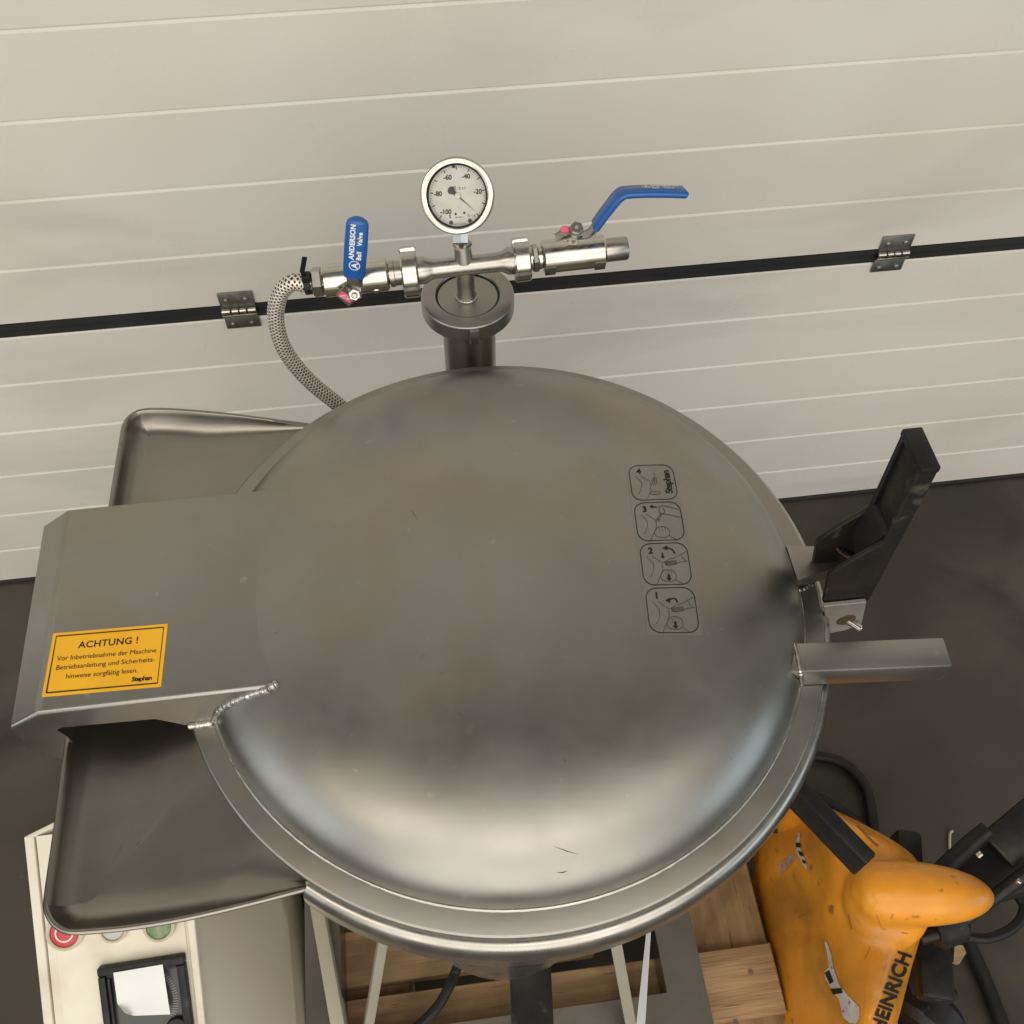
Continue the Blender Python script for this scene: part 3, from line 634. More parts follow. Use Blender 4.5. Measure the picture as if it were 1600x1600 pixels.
bm = bmesh.new(); prism(bm, tq, (0, .0004, 0)); tp = finish(bm, 'pink_patch', 'pink', tgo)
ux = (tq[2]-tq[1]).normalized(); T = Flat(); T.text('BSP', .0062, 0, 0, rot=math.pi)
T.build('tag_print', 'white', tp, plane_fn(tq[0].lerp(tq[2], .58)+V((0, -.0003, .0022)), ux, V((0, 0, 1))), .0003)
# right handle: bent strip, blue sleeve reaching right
sR = at(899, 362, y=-.345); fR = V((.02, -.45, .89)).normalized(); wv = V((.05, -.93, .27))
pa = [at(868, 372, y=-.345), at(885, 368, y=-.345), at(905, 369, y=-.345), at(922, 364, y=-.345), at(933, 350, y=-.345)]
bm = bmesh.new(); sweep_rect(bm, spline(pa, 6), .017, .0022, wv); finish(bm, 'handle_plate', 'satin', vR, ang=50)
pa = [at(930, 353, y=-.345), at(950, 326, y=-.345), at(968, 305, y=-.345), at(985, 300, y=-.345), at(1030, 299, y=-.345), at(1064, 300, y=-.345), at(1068, 300.5, y=-.345)]
sp = spline(pa, 6); nn = len(sp)
bm = bmesh.new(); sweep_rect(bm, sp, [.0165+.002*min(1, i/12) if i < nn-3 else (.0165, .0135, .0095)[i-nn+3] for i in range(nn)], .0060, wv, .002); slR = finish(bm, 'blue_sleeve', 'blue', vR, ang=50)
u2 = (pa[5]-pa[3]).normalized(); w2 = (-wv-u2*(-wv).dot(u2)).normalized(); n2 = u2.cross(w2).normalized()
if n2.z < 0: n2 = -n2
print_on(pa[3]+u2*.010+w2*.001, u2, w2, n2, .0040, slR, .0040)
bm = bmesh.new(); hexnut(bm, sR, sR+fR*.009, .0062, .0024); finish(bm, 'handle_nut', 'satin', vR)
tg = [at(868, 366, y=-.350), at(882, 352, y=-.340), at(893, 356, y=-.340), at(886, 368, y=-.352)]
bm = bmesh.new(); prism(bm, tg, (0, .0005, -.0012)); finish(bm, 'stop_tag', 'satin', vR)
bm = bmesh.new(); cp = tg[0].lerp(tg[2], .55)+V((0, -.0006, .0008)); lathe(bm, [(.0042, 0), (.004, .0004), (0, .0005)], cp, (0, -.6, .8), 16, cap=False); finish(bm, 'pink_patch', 'pink', vR)
bm = bmesh.new(); cyl(bm, sR-fR*.016, sR+fR*.002, .006, n=20); finish(bm, 'stem', 'satin', vR)
# --- pressure gauge
GR = .0325
g_up0 = (GC-stem_base); g_up = (g_up0-GN*g_up0.dot(GN)).normalized(); g_rt = g_up.cross(GN).normalized()
bm = bmesh.new(); lathe(bm, [(0, -.024), (.029, -.024), (GR-.002, -.021), (GR-.001, -.012), (GR-.0005, -.006), (GR, -.005), (GR, .0), (GR-.001, .0015), (GR-.003, .0020), (GR-.0055, .0012), (GR-.0066, -.0012), (GR-.0066, -.006)], GC, GN, 96, cap=False)
gau = finish(bm, 'pressure_gauge', 'polish', mac, ang=40)
fng = plane_fn(GC-GN*.0055, g_rt, g_up)
if (fng(0, 0, 1)-fng(0, 0, 0)).dot(GN) < 0:
    g_rt = -g_rt; fng = plane_fn(GC-GN*.0055, g_rt, g_up)
bm = bmesh.new(); lathe(bm, [(GR-.0064, 0), (GR-.0064, .0004), (0, .0005)], GC-GN*.0062, GN, 64, cap=False); dial = finish(bm, 'dial', 'dial', gau)
bm = bmesh.new(); lathe(bm, [(GR-.0058, 0), (GR-.0070, .0004), (GR-.0070, -.004), (GR-.0058, -.004)], GC+GN*.0006, GN, 64, cap=False); finish(bm, 'glass_gasket', 'gasket', gau)
T = Flat(); rD = GR-.0074
for k in range(0, 51):
    a = math.radians(227-270*k/50); major = k % 5 == 0; l = .0032 if major else .0017; wd = .00085 if major else .00026
    T.line([((rD-.0003)*math.cos(a), (rD-.0003)*math.sin(a)), ((rD-l)*math.cos(a), (rD-l)*math.sin(a))], wd)
for tx, k in (('-100', 0), ('-80', 10), ('-60', 20), ('-40', 30), ('-20', 40)):
    a = math.radians(227-270*k/50); rr = rD-.0072
    T.text(tx, .0056, rr*math.cos(a)+(.0010 if k == 0 else 0), rr*math.sin(a)-.0018, bold=.0002, spacing=.98)
T.text('0,bar', .0042, .002, .0055, spacing=1.3); T.text('S', .0042, -.0075, -.0185, bold=.0001); T.text('Kl 1,6', .0030, .0115, -.0175); T.text('EN 837-1', .0020, .001, -.0185)
for u, v, r in ((-.0025, -.0150, .0011), (.0052, -.0142, .0011), (-.0068, -.0222, .0018), (.0100, -.0208, .0018), (-.003, .0245, .0015)):
    T.poly([(u+r*math.cos(t*math.pi/6), v+r*math.sin(t*math.pi/6)) for t in range(12)])
T.line([(-.007, -.0235), (.008, -.0235)], .0003)
T.build('dial_print', 'ink', dial, fng, .0001)
T = Flat(); a = math.radians(-41); e = V((math.cos(a), math.sin(a))); q2 = V((-e.y, e.x))
T.poly([tuple(e*.0225), tuple(-e*.004+q2*.0007), tuple(-e*.004-q2*.0007)])
T.poly([tuple(-e*.002+q2*.0008), tuple(-e*.0075+q2*.0036), tuple(-e*.0095+q2*.0026), tuple(-e*.0105), tuple(-e*.0095-q2*.0026), tuple(-e*.0075-q2*.0036), tuple(-e*.002-q2*.0008)])
T.build('pointer', 'ink', gau, fng, .0014)
bm = bmesh.new(); lathe(bm, [(.0026, 0), (.0026, .0008), (.0020, .0012), (0, .0012)], fng(0, 0, .0015), GN, 24, cap=False); finish(bm, 'pointer_hub', 'dial', gau)
bm = bmesh.new(); lathe(bm, [(GR-.0064, 0), (0, .0)], GC-GN*.0012, GN, 48, cap=False); finish(bm, 'glass', 'glass', gau)
nb = GC-g_up*(GR-.0005)-GN*.009
bm = bmesh.new(); hexnut(bm, nb-g_up*.0085, nb+g_up*.003, .0078); finish(bm, 'hex_fitting', 'polish', gau)
bm = bmesh.new(); hexnut(bm, stem_base+sd*.0195, stem_base+sd*.0245, .0088); finish(bm, 'lock_nut', 'satin', gau)
bm = bmesh.new(); cyl(bm, stem_base+sd*.015, nb, .005, n=20); finish(bm, 'stem', 'polish', gau)

# --- braided hose
hp = [mp_(492), mp_(478)+V((0, 0, -.0005)), at(455, 442, y=-.33), at(436, 462, y=-.33), at(431, 500, y=-.332), at(444, 545, y=-.336), at(478, 590, y=-.34), at(528, 632, y=-.345), at(590, 680, y=-.35), at(650, 740, y=-.36)]
path = spline(hp, 16)
bm = bmesh.new(); tube(bm, path, .0075, 20); hose = finish(bm, 'braided_hose', 'hosecore', mac, ang=80)
bm = bmesh.new(); cum = [0]
for a, b in zip(path, path[1:]): cum.append(cum[-1]+(b-a).length)
TL = cum[-1]; prev = None; fr_ = []
for i, p in enumerate(path):
    d = (path[min(i+1, len(path)-1)]-path[max(i-1, 0)]).normalized()
    s = frame(d)[0] if prev is None else (prev-d*prev.dot(d)).normalized(); prev = s; fr_.append((s, d.cross(s)))
def hose_pt(s_len, th, r):
    j = 0
    import bisect
    j = min(max(bisect.bisect_right(cum, s_len)-1, 0), len(path)-2); t = (s_len-cum[j])/max(1e-9, cum[j+1]-cum[j])
    c = path[j].lerp(path[j+1], t); s = fr_[j][0].lerp(fr_[j+1][0], t).normalized(); q3 = fr_[j][1].lerp(fr_[j+1][1], t).normalized()
    return c+(s*math.cos(th)+q3*math.sin(th))*r, (s*math.cos(th)+q3*math.sin(th))
pitch_ = .030; strands = 8; hr = .0078
for sg in (1, -1):
    for k in range(strands):
        N_ = int(TL/.0016); prevv = None
        for i in range(N_+1):
            sl = TL*i/N_; th = sg*2*math.pi*sl/pitch_+2*math.pi*k/strands
            p, nr = hose_pt(sl, th, hr+(.00035 if sg > 0 else 0)); dd = .00046/ math.cos(.9)
            a, _ = hose_pt(max(0, sl-dd), th, hr+(.0001 if sg > 0 else -.0002)); b, _ = hose_pt(min(TL, sl+dd), th, hr+(.0001 if sg > 0 else -.0002))
            cur = (bm.verts.new(a), bm.verts.new(p), bm.verts.new(b))
            if prevv: bm.faces.new((prevv[0], prevv[1], cur[1], cur[0])); bm.faces.new((prevv[1], prevv[2], cur[2], cur[1]))
            prevv = cur
bo = finish(bm, 'braid', 'braid', hose, ang=80, recalc=False); bo['kind'] = 'stuff'
c = mp_(481); d = (mp_(486)-mp_(474)).normalized()
bm = bmesh.new(); lathe(bm, [(.0088, -.003), (.0106, -.003), (.0106, .003), (.0088, .003)], c, d, 32, cap=False)
p = c+V((0, -.004, .0095)); box(bm, p-V((.0035, .004, .003)), p+V((.0035, .003, .005)), .0008)
sweep_rect(bm, [p, p+V((-.002, 0, .008)), at(476, 402, y=-.338)], .0045, .0014, V((1, 0, .2)), .0003)
finish(bm, 'cable_tie', 'black', hose)

# ================================================================== control console on the left
con = empty('control_console', (-.41, -.74, .144), 'cream sloped control console with meter and push buttons under the tray', 'control box')
PD = 1.13
O = at(38, 1308, d=PD); Rr = at(300, 1440, d=PD); Bq = at(62, 1600, d=PD)
cx0, cx1 = O.x, Rr.x
zb, yb = O.z, O.y; slope = (O.z-Bq.z)/(O.y-Bq.y)      # the panel falls towards the front
def pan(x, s_, n_=0):                                   # point on the panel: x, distance down from its top edge, height above it
    t = V((0, -1, -slope)).normalized(); nn_ = V((0, -slope, 1)).normalized(); return V((x, yb, zb))+t*s_+nn_*n_
yf = -.98
def zpan(y): return zb+slope*(y-yb)
bm = bmesh.new()
prism(bm, [(cx0+.012, yb, .150), (cx0+.012, yb, zb), (cx0+.012, yf, zpan(yf)), (cx0+.012, yf, .150)], (cx1-cx0-.012, 0, 0), .002); cbody = finish(bm, 'housing', 'cream', con)
bm = bmesh.new()
prism(bm, [(cx0, yb, .150), (cx0, yb, zb+.002), (cx0, yf, zpan(yf)+.002), (cx0, yf, .150)], (.0108, 0, 0), .0015); finish(bm, 'side_wall', 'cream', con)
bm = bmesh.new(); a, b = at(40, 1309, z=zb+.002), at(135, 1262, z=zb+.002); beam(bm, a+V((0, 0, -.06)), b+V((0, 0, -.06)), .004, .12, bev=.001); finish(bm, 'rear_wall', 'cream', con)
bm = bmesh.new(); s0 = .15
prism(bm, [pan(cx1-.0085, .012, .0005), pan(cx1-.0085, .40, .0005), pan(cx1, .40, .0005), pan(cx1, .012, .0005)], (pan(0, 0, .0035)-pan(0, 0, 0)), .0008, 1); finish(bm, 'edge_trim', 'cream', con)
bm = bmesh.new()
prism(bm, [pan(cx0+.022, .095, .0003), pan(cx0+.022, .40, .0003), pan(cx1-.012, .40, .0003), pan(cx1-.012, .095, .0003)], (pan(0, 0, .0012)-pan(0, 0, 0)), .0004, 1); fp = finish(bm, 'faceplate', 'cream', con)
# sloping side cover and lower side panel
def patch(name, a, b, c, d, m, n_=12):
    """gently twisted sheet-metal face between the edges a-b and d-c, 1.5 mm thick"""
    bm = bmesh.new(); g = [[bm.verts.new(V(a).lerp(V(b), i/n_).lerp(V(d).lerp(V(c), i/n_), j/n_)) for i in range(n_+1)] for j in range(n_+1)]
    for j in range(n_):
        for i in range(n_): bm.faces.new((g[j][i], g[j][i+1], g[j+1][i+1], g[j+1][i]))
    r = bmesh.ops.extrude_face_region(bm, geom=list(bm.faces)); bmesh.ops.translate(bm, verts=[q for q in r['geom'] if isinstance(q, bmesh.types.BMVert)], vec=(-.0015, 0, -.003))
    return finish(bm, name, m, con, ang=50)
ea, eb = at(447, 1400, z=.215), at(463, 1600, z=.215); xm = lambda y: ea.x+(eb.x-ea.x)*(y-ea.y)/(eb.y-ea.y)
fa, fb = at(469, 1395, z=.150), at(515, 1600, z=.150); xn = lambda y: fa.x+(fb.x-fa.x)*(y-fa.y)/(fb.y-fa.y)
patch('side_cover', (cx1+.0003, yb, zpan(yb)-.004), (cx1+.0003, yf, zpan(yf)-.004), (xm(yf), yf, .215), (xm(yb), yb, .215), 'cream_shaded')
patch('lower_side_panel', (xm(yb), yb, .2148), (xm(yf), yf, .2148), (xn(yf), yf, .150), (xn(yb), yb, .150), 'cream_shaded')
bm = bmesh.new(); a, b = at(493, 1390, z=.203), at(535, 1625, z=.203)
beam(bm, a, b, .0165, .05, bev=.001); finish(bm, 'frame_rail', 'cream_shaded', con)
# push buttons
def on_panel(px, py):
    nn_ = V((0, -slope, 1)).normalized(); o_ = V((cx0, yb, zb)); v = at(px, py, d=1)-CAM; k = (o_-CAM).dot(nn_)/v.dot(nn_); return CAM+v*k, nn_
def button(px, py, r, m, ring=None):
    p, nn_ = on_panel(px, py)
    bm = bmesh.new(); lathe(bm, [(r, .0), (r, .006), (r*.97, .009), (r*.82, .0105), (r*.76, .0095)], p, nn_, 48, cap=False); o_ = finish(bm, 'push_button', 'clearcap', con, ang=40)
    bm = bmesh.new(); lathe(bm, [(r*.78, .002), (r*.76, .0085), (r*.70, .0095), (0, .0098)], p, nn_, 40, cap=False); finish(bm, 'button_face', m, o_, ang=50)
    return o_, p, nn_
bo_, bp_, bn_ = button(105, 1453, .0212, 'red')
T = Flat(); T.line([(.0095*math.cos(t*math.pi/12), .0095*math.sin(t*math.pi/12)) for t in range(24)], .0017, True)
T.build('button_ring', 'white', bo_, plane_fn(bp_+bn_*.0098, V((1, 0, 0)), bn_.cross(V((1, 0, 0)))), .0002)
button(180, 1447, .0165, 'buttongrey'); button(251, 1443, .0185, 'green')
# panel meter
mt, nn_ = on_panel(232, 1562); tv = V((0, 1, slope)).normalized(); ux = V((1, 0, 0)); u_m = (ux*math.cos(.02)+tv*math.sin(.02)).normalized(); v_m = nn_.cross(u_m)
def mbox(lo, hi, bev, m, nm, par):
    bm = bmesh.new(); mm = Matrix(((u_m.x, v_m.x, nn_.x, mt.x), (u_m.y, v_m.y, nn_.y, mt.y), (u_m.z, v_m.z, nn_.z, mt.z), (0, 0, 0, 1))); box(bm, lo, hi, bev, mm); return finish(bm, nm, m, par)
h_ = .0485; met = mbox((-h_+.006, -h_+.006, .0015), (h_-.006, h_-.006, .004), 0, mat('meter_face', (.06, .06, .058), (.045, .045, .043), .3), 'panel_meter', con)
for lo, hi in (((-h_, h_-.0095, .0012), (h_, h_, .0135)), ((-h_, -h_, .0012), (h_, -h_+.0095, .0135)), ((-h_, -h_+.0097, .0012), (-h_+.0085, h_-.0097, .0135)), ((h_-.0095, -h_+.0097, .0012), (h_, h_-.0097, .0135))):
    mbox(lo, hi, .0022, 'black', 'frame', met)
for lo, hi in (((-h_+.0087, h_-.0135, .004), (h_-.0097, h_-.0097, .0105)), ((-h_+.0087, -h_+.0097, .004), (-h_+.0125, h_-.0137, .0105))): mbox(lo, hi, .001, 'black', 'inner_frame', met)
T = Flat()
for k in range(26):
    a = math.radians(48-96*k/25); c0, r0, r1 = -.012, .0405, .0465; T.line([(c0+r0*math.cos(a), r0*math.sin(a)), (c0+r1*math.cos(a), r1*math.sin(a))], .0016)
T.build('meter_scale', mat('meter_scale', (.22, .21, .20), None, .5), met, plane_fn(mt+nn_*.0042, u_m, v_m), .0002)
bm = bmesh.new(); lathe(bm, [(.0125, .004), (.0125, .008), (.011, .0095), (0, .0095)], mt+u_m*.030-v_m*.034, nn_, 32, cap=False); finish(bm, 'meter_hub', 'black', met)
# paper note lying on the meter, one corner curled
pn = [on_panel(px, py)[0]+nn_*.0145 for px, py in ((186, 1585), (265, 1583), (254, 1507), (177, 1520))]
pc = [(177, 1520), (254, 1507), (266, 1585), (186, 1588)]
def pp(px, py, hgt): 
    v = at(px, py, d=1)-CAM; o_ = mt+nn_*hgt; k = (o_-CAM).dot(nn_)/v.dot(nn_); return CAM+v*k
g = []; bm = bmesh.new(); NU = 12
for j in range(NU+1):
    row = []
    for i in range(NU+1):
        u, v = i/NU, j/NU; x_ = (pc[0][0]*(1-u)+pc[1][0]*u)*(1-v)+(pc[3][0]*(1-u)+pc[2][0]*u)*v; y_ = (pc[0][1]*(1-u)+pc[1][1]*u)*(1-v)+(pc[3][1]*(1-u)+pc[2][1]*u)*v
        cur = max(0, v-u-.72); row.append(bm.verts.new(pp(x_+cur*34, y_-cur*18, .0145+cur*.030+.0004*math.sin(u*5)+.0006*math.sin(v*7))))
    g.append(row)
for j in range(NU):
    for i in range(NU): bm.faces.new((g[j][i], g[j][i+1], g[j+1][i+1], g[j+1][i]))
tag(finish(bm, 'paper_note', 'paper', ang=60), 'blank white square of paper stuck on the black panel meter', 'paper note')

# ================================================================== pallet truck (orange)
tr = empty('pallet_truck', (.52, -.82, 0), 'scuffed orange hand pallet truck parked beside the wooden pallet', 'pallet truck')
Z1, Z2, Z3 = .13, .34, .40
rows = [  # back to front, left to right: (px, py, z); the second column is set 1.5 cm right of the first
    [(1240, 1233, .27), (1247, 1233, .30), (1256, 1238, .32), (1268, 1246, .32), (1284, 1258, .29)],
    [(1200, 1280, .12), (1238, 1280, .27), (1290, 1285, .355), (1320, 1280, .365), (1345, 1285, .30)],
    [(1186, 1335, .12), (1232, 1340, .26), (1308, 1345, .345), (1380, 1330, .365), (1430, 1338, .31)],
    [(1192, 1400, .12), (1240, 1405, .25), (1315, 1410, .335), (1400, 1400, .360), (1450, 1400, .28)],
    [(1202, 1460, .12), (1250, 1465, .25), (1325, 1470, .330), (1400, 1465, .350), (1446, 1440, .27)],
    [(1213, 1520, .12), (1262, 1525, .25), (1325, 1530, .325), (1385, 1530, .345), (1426, 1510, .26)],
    [(1222, 1580, .12), (1272, 1585, .25), (1325, 1590, .320), (1368, 1590, .340), (1408, 1580, .26)],
    [(1232, 1660, .12), (1280, 1665, .25), (1325, 1670, .315), (1352, 1670, .335), (1386, 1660, .26)]]
bm = bmesh.new(); G = [[at(px, py, z=z) for px, py, z in r_] for r_ in rows]
for r_ in G[1:]: r_[1] = V((r_[0].x+.014, r_[1].y, r_[1].z))
# dense smooth grid through the control points
def cat(P, t):
    n_ = len(P)-1; i = min(int(t*n_), n_-1); f_ = t*n_-i; a = P[max(i-1, 0)]; b = P[i]; c = P[i+1]; d = P[min(i+2, n_)]
    return .5*((2*b)+(c-a)*f_+(2*a-5*b+4*c-d)*f_*f_+(3*b-a-3*c+d)*f_**3)
NUu, NVv = 24, 42; S_ = [[cat([cat(r_, i/NUu) for r_ in G], j/NVv) for i in range(NUu+1)] for j in range(NVv+1)]
top = [[bm.verts.new(p) for p in r_] for r_ in S_]; low = [[bm.verts.new((p.x, p.y, .06)) for i, p in enumerate(r_)] for r_ in S_]
for j in range(NVv):
    for i in range(NUu):
        bm.faces.new((top[j][i], top[j][i+1], top[j+1][i+1], top[j+1][i])); bm.faces.new((low[j][i], low[j+1][i], low[j+1][i+1], low[j][i+1]))
    for i in (0, NUu): bm.faces.new((top[j][i], top[j+1][i], low[j+1][i], low[j][i]))
for i in range(NUu):
    for j in (0, NVv): bm.faces.new((top[j][i], top[j][i+1], low[j][i+1], low[j][i]))
# nose and boss
nA, nB = at(1375, 1394, z=.372), at(1553, 1402, z=.372); nl = (nB-nA).length
prof = [(0, -.035)]+[(.037*math.sqrt(max(0, 1-(t-1)**2)), -.035+.035*t) for t in (.25, .5, .75)]+[(.037, .0)]+[(.037*(1-(t)**2.6)**.5, nl*t) for t in (.15, .3, .45, .6, .72, .82, .9, .96, .99)]+[(0, nl)]
lathe(bm, prof, nA, nB-nA, 40, cap=False)
bc = at(1385, 1412, z=.345); prof = [(.052*math.cos(t*math.pi/16), .036*math.sin(t*math.pi/16)) for t in range(-4, 8)]+[(0, .036)]
lathe(bm, [(0, -.035)]+prof, bc, (.15, -.25, 1), 40, cap=False)
bmesh.ops.recalc_face_normals(bm, faces=bm.faces)
me = bpy.data.meshes.new('tmp'); bm.to_mesh(me); bm.free(); to = bpy.data.objects.new('tmp', me); COL.objects.link(to)
mod = to.modifiers.new('r', 'REMESH'); mod.mode = 'VOXEL'; mod.voxel_size = .0035
sm = to.modifiers.new('s', 'SMOOTH'); sm.iterations = 9; sm.factor = .5
me2 = bpy.data.meshes.new_from_object(to.evaluated_get(bpy.context.evaluated_depsgraph_get())); bpy.data.objects.remove(to)
me2.name = 'cover'; me2.materials.clear(); me2.materials.append(M['orange']); me2.polygons.foreach_set('use_smooth', [True]*len(me2.polygons))
cover = bpy.data.objects.new('cover', me2); COL.objects.link(cover); cover.parent = tr; cover.matrix_parent_inverse = tr.matrix_world.inverted()
bv = BVHTree.FromPolygons([v.co for v in me2.vertices], [tuple(p.vertices) for p in me2.polygons])
def hit(px, py, off=.0008):
    v = (at(px, py, d=1)-CAM).normalized(); h, n_, i, d = bv.ray_cast(CAM, v)
    return (h+n_*off*(1 if n_.dot(v) < 0 else -1)) if h else at(px, py, z=.3)
def decal(poly, name, m, off=.0008, sub=3):
    bm = bmesh.new(); vs = [bm.verts.new((a, b, 0)) for a, b in poly]; f = bm.faces.new(vs)
    bmesh.ops.triangulate(bm, faces=[f]); bmesh.ops.subdivide_edges(bm, edges=bm.edges, cuts=sub, use_grid_fill=True)
    for v in bm.verts: v.co = hit(v.co.x, v.co.y, off)
    return finish(bm, name, m, cover, smooth=False, recalc=False)
dc1 = decal([(1289, 1471), (1293, 1473), (1300, 1493), (1303, 1512), (1313, 1540), (1328, 1558), (1343, 1574), (1344, 1590), (1338, 1600), (1328, 1598), (1318, 1590), (1322, 1582), (1312, 1562), (1300, 1545), (1291, 1530), (1289, 1518), (1296, 1512), (1294, 1495)], 'torn_sticker', 'tape')
dc2 = decal([(1248, 1300), (1252, 1304), (1250, 1318), (1254, 1332), (1262, 1352), (1261, 1360), (1255, 1350), (1247, 1334), (1243, 1318)], 'torn_sticker', 'tape')
decal([(1216, 1352), (1240, 1332), (1245, 1340), (1232, 1356), (1220, 1366)], 'paint_loss', mat('scuffed_paint', (.52, .36, .26), (.36, .17, .09), .6, scale=90))
for pl in ([(1299, 1545), (1316, 1544), (1318, 1552), (1303, 1554)], [(1290, 1520), (1297, 1516), (1304, 1534), (1298, 1538)], [(1244, 1317), (1252, 1318), (1252, 1325), (1245, 1324)], [(1248, 1330), (1255, 1332), (1257, 1339), (1251, 1337)], [(1254, 1343), (1259, 1345), (1261, 1350), (1256, 1349)]): decal(pl, 'sticker_stripe', 'ink', .0014, 1)
def sline(pts, wd): # scuffs
    T = Flat(); T.line(pts, wd); return T
sc = [([(1247, 1434), (1262, 1426), (1268, 1422)], 1.2), ([(1370, 1430), (1378, 1450), (1385, 1452)], .9), ([(1392, 1436), (1395, 1428)], 1.2), ([(1303, 1415), (1300, 1430)], 1.5), ([(1340, 1290), (1360, 1312), (1372, 1322)], 4), ([(1326, 1430), (1331, 1452)], 1.6), ([(1250, 1420), (1240, 1428)], .8), ([(1360, 1480), (1352, 1498)], 1), ([(1408, 1457), (1418, 1459)], 1.3)]
m_sc = mat('dark_scuff', (.22, .09, .015), (.30, .12, .02), .6)
for pts, wd in sc:
    bm = bmesh.new(); T = sline([tuple(p[:2]) for p in spline([V((a, b, 0)) for a, b in pts], 4)], wd*.8); vs = [bm.verts.new(hit(a, b, .0006)) for a, b in T.v]
    for f in T.f: bm.faces.new([vs[i] for i in f])
    finish(bm, 'scuff', m_sc, cover, smooth=False, recalc=False)
# lettering along the right edge, only its upper end is in view
tvv, tff = text_verts('JUNGHEINRICH', 31, 'RIGHT', bold=.8)
o2 = V((1424, 1491)); dirv = V((1424-1384, 1491-1600)).normalized(); nrmv = V((dirv.y, -dirv.x)); nrmv = -nrmv if nrmv.x > 0 else nrmv
bm = bmesh.new(); vs = [bm.verts.new((p.x, p.y, 0)) for p in tvv]
for f in tff:
    try: bm.faces.new([vs[i] for i in f])
    except ValueError: pass
bmesh.ops.triangulate(bm, faces=bm.faces); bmesh.ops.subdivide_edges(bm, edges=[e for e in bm.edges if e.calc_length() > 6], cuts=3, use_grid_fill=True)
for v in bm.verts:
    q3 = o2+dirv*v.co.x*.94+nrmv*v.co.y; v.co = hit(q3.x, q3.y, .0012)
bmesh.ops.delete(bm, geom=[v for v in bm.verts if v.co.y < -1.0], context='VERTS')
finish(bm, 'lettering', 'ink', cover, smooth=False, recalc=False)
# side wall under the cover, forks, steering head
bm = bmesh.new(); prism(bm, [(.405, -.70, .03), (.52, -.62, .03), (.53, -.74, .03), (.53, -1.05, .03), (.42, -1.05, .03)], (0, 0, .10), .004); finish(bm, 'chassis', 'orange', tr)
def tbeam(a, b, w_, h__, m, nm, bev=.003, up=V((0, 0, 1))):
    bm = bmesh.new(); beam(bm, a, b, w_, h__, up, bev); return finish(bm, nm, m, tr)
def ttube(pts, r, m, nm, par=None):
    bm = bmesh.new(); tube(bm, spline(pts, 8), r, 14); return finish(bm, nm, m, par or tr, ang=60)
tbeam(at(1556, 1332, z=.33), at(1640, 1262, z=.36), .052, .030, 'blackworn', 'tiller_yoke', .005)
ttube([at(1470, 1362, z=.32), at(1510, 1325, z=.33), at(1543, 1298, z=.34)], .0115, 'black', 'yoke_arm')
tbeam(at(1500, 1375, z=.29), at(1640, 1330, z=.31), .075, .03, 'gasket', 'tiller_base', .008)
ttube([at(1440, 1465, z=.30), at(1485, 1450, z=.31), at(1545, 1408, z=.33), at(1620, 1352, z=.37)], .0085, 'black', 'release_rod')
tbeam(at(1395, 1325, z=.25), at(1436, 1332, z=.25), .045, .04, 'black', 'bracket', .008)
bm = bmesh.new(); cyl(bm, at(1455, 1452, z=.30), at(1500, 1435, z=.30), .026, n=32, bev=.006); finish(bm, 'pump_cylinder', 'black', tr)
tbeam(at(1455, 1470, z=.22), at(1462, 1565, z=.22), .042, .03, 'black', 'pedal_arm', .006)
tbeam(at(1410, 1450, z=.12), at(1450, 1580, z=.12), .05, .05, 'black', 'axle_fork', .006)
tbeam(at(1455, 1558, z=.225), at(1495, 1553, z=.225), .014, .014, 'black', 'pedal', .004)
bm = bmesh.new(); cyl(bm, at(1420, 1610, z=.09), at(1450, 1560, z=.09), .06, n=40, bev=.01); finish(bm, 'steering_wheel', 'black', tr)
bm = bmesh.new(); cyl(bm, at(1527, 1338, z=.36), at(1534, 1332, z=.365), .0035, n=10); finish(bm, 'bolt', 'polish', tr)
bm = bmesh.new(); cyl(bm, at(1590, 1378, z=.43), at(1594, 1376, z=.435), .003, n=10); finish(bm, 'bolt', 'polish', tr)
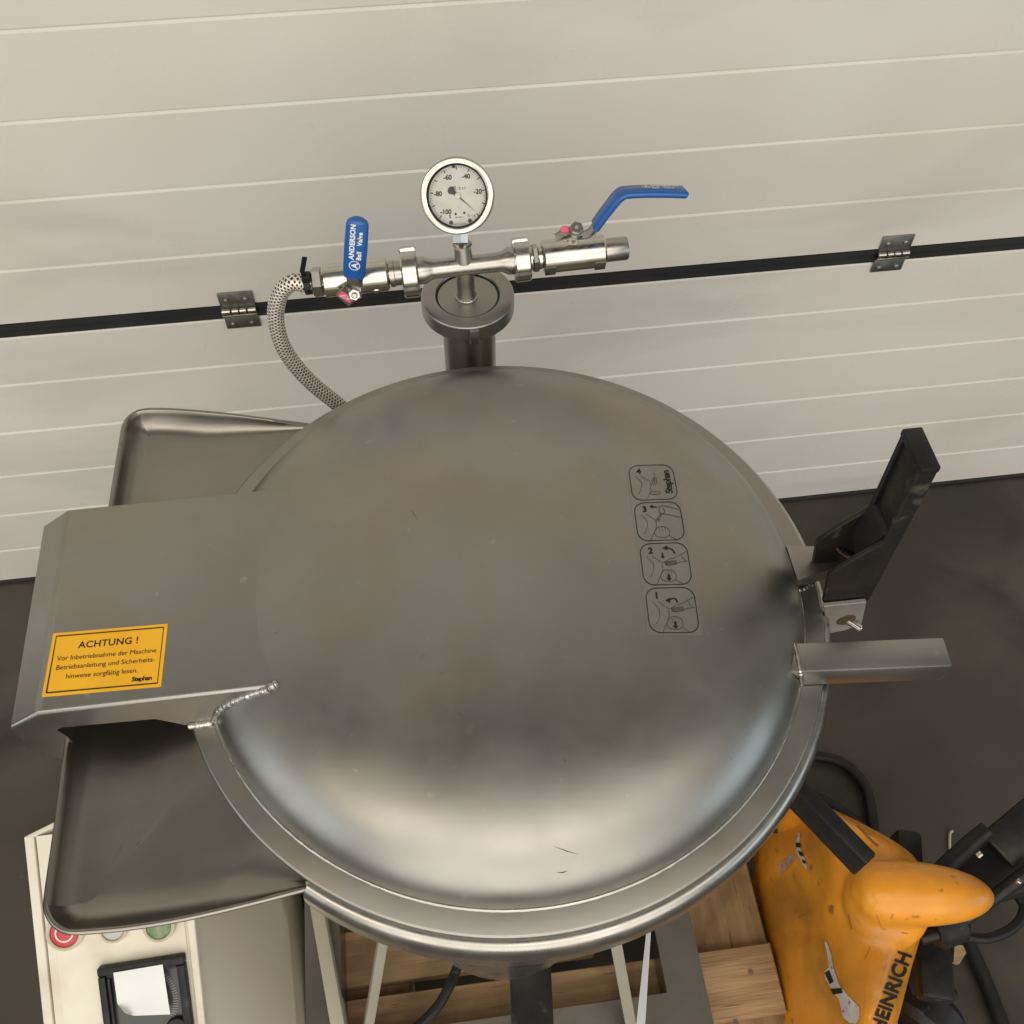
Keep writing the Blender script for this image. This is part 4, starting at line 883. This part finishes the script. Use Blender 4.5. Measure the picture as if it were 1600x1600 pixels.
for pts in ([(1500, 1462), (1545, 1466), (1585, 1448), (1600, 1420), (1590, 1398)],):
    ttube([at(a, b, z=.20) for a, b in pts], .0065, 'black', 'brake_hose')
bm = bmesh.new(); prism(bm, [at(1488, 1478, z=.004), at(1513, 1480, z=.004), at(1495, 1508, z=.004), at(1486, 1505, z=.004)], (0, 0, .01)); tag(finish(bm, 'wood_scrap', 'woodx'), 'small brown scrap of board on the floor beside the black pedal', 'wood scrap')

# ================================================================== cables and strap
def cable(pts, r, label, m='cable', nm='cable', cat='cable'):
    bm = bmesh.new(); tube(bm, spline(pts, 10), r, 12); return tag(finish(bm, nm, m, ang=80), label, cat)
zc = .012
cable([at(a, b, z=zc) for a, b in ((1190, 1215), (1230, 1188), (1275, 1182), (1320, 1195), (1352, 1230), (1362, 1275), (1368, 1330))], .0085, 'black cable looping on the floor between the lid and the orange truck')
cable([at(a, b, z=zc) for a, b in ((1260, 1238), (1300, 1258), (1345, 1290), (1390, 1330), (1440, 1400), (1480, 1480))], .0075, 'black cable running close along the back of the orange cover')
cable([at(a, b, z=zc) for a, b in ((1470, 1420), (1502, 1455), (1525, 1500), (1550, 1560), (1580, 1640))], .0105, 'straight black cable crossing the floor at the lower right corner')
cable([at(a, b, z=.21 if b > 1500 else .3) for a, b in ((725, 1480), (715, 1510), (700, 1545), (678, 1580), (630, 1625))], .0065, 'black power cable coming down in front below the bowl')
cable([at(1488, 1298, z=.003), at(1484, 1305, z=.004), at(1484, 1335, z=.003)], .0022, 'short pale bent wire lying on the floor beside the tiller', 'cream_shaded', 'wire', 'wire')
p0, p1 = at(1016, 1425, z=.55), at(997, 1650, z=.56); sp = [p0.lerp(p1, t/8) for t in range(9)]
bm = bmesh.new(); sweep_rect(bm, sp, [.0042+.0050*t/8 for t in range(9)], .0008, [V((1, -.1, .9-.09*t)) for t in range(9)], .0002)
tag(finish(bm, 'packing_strap', 'strap'), 'thin bright white packing strap hanging below the front of the bowl', 'strap')
bpy.context.view_layer.update()
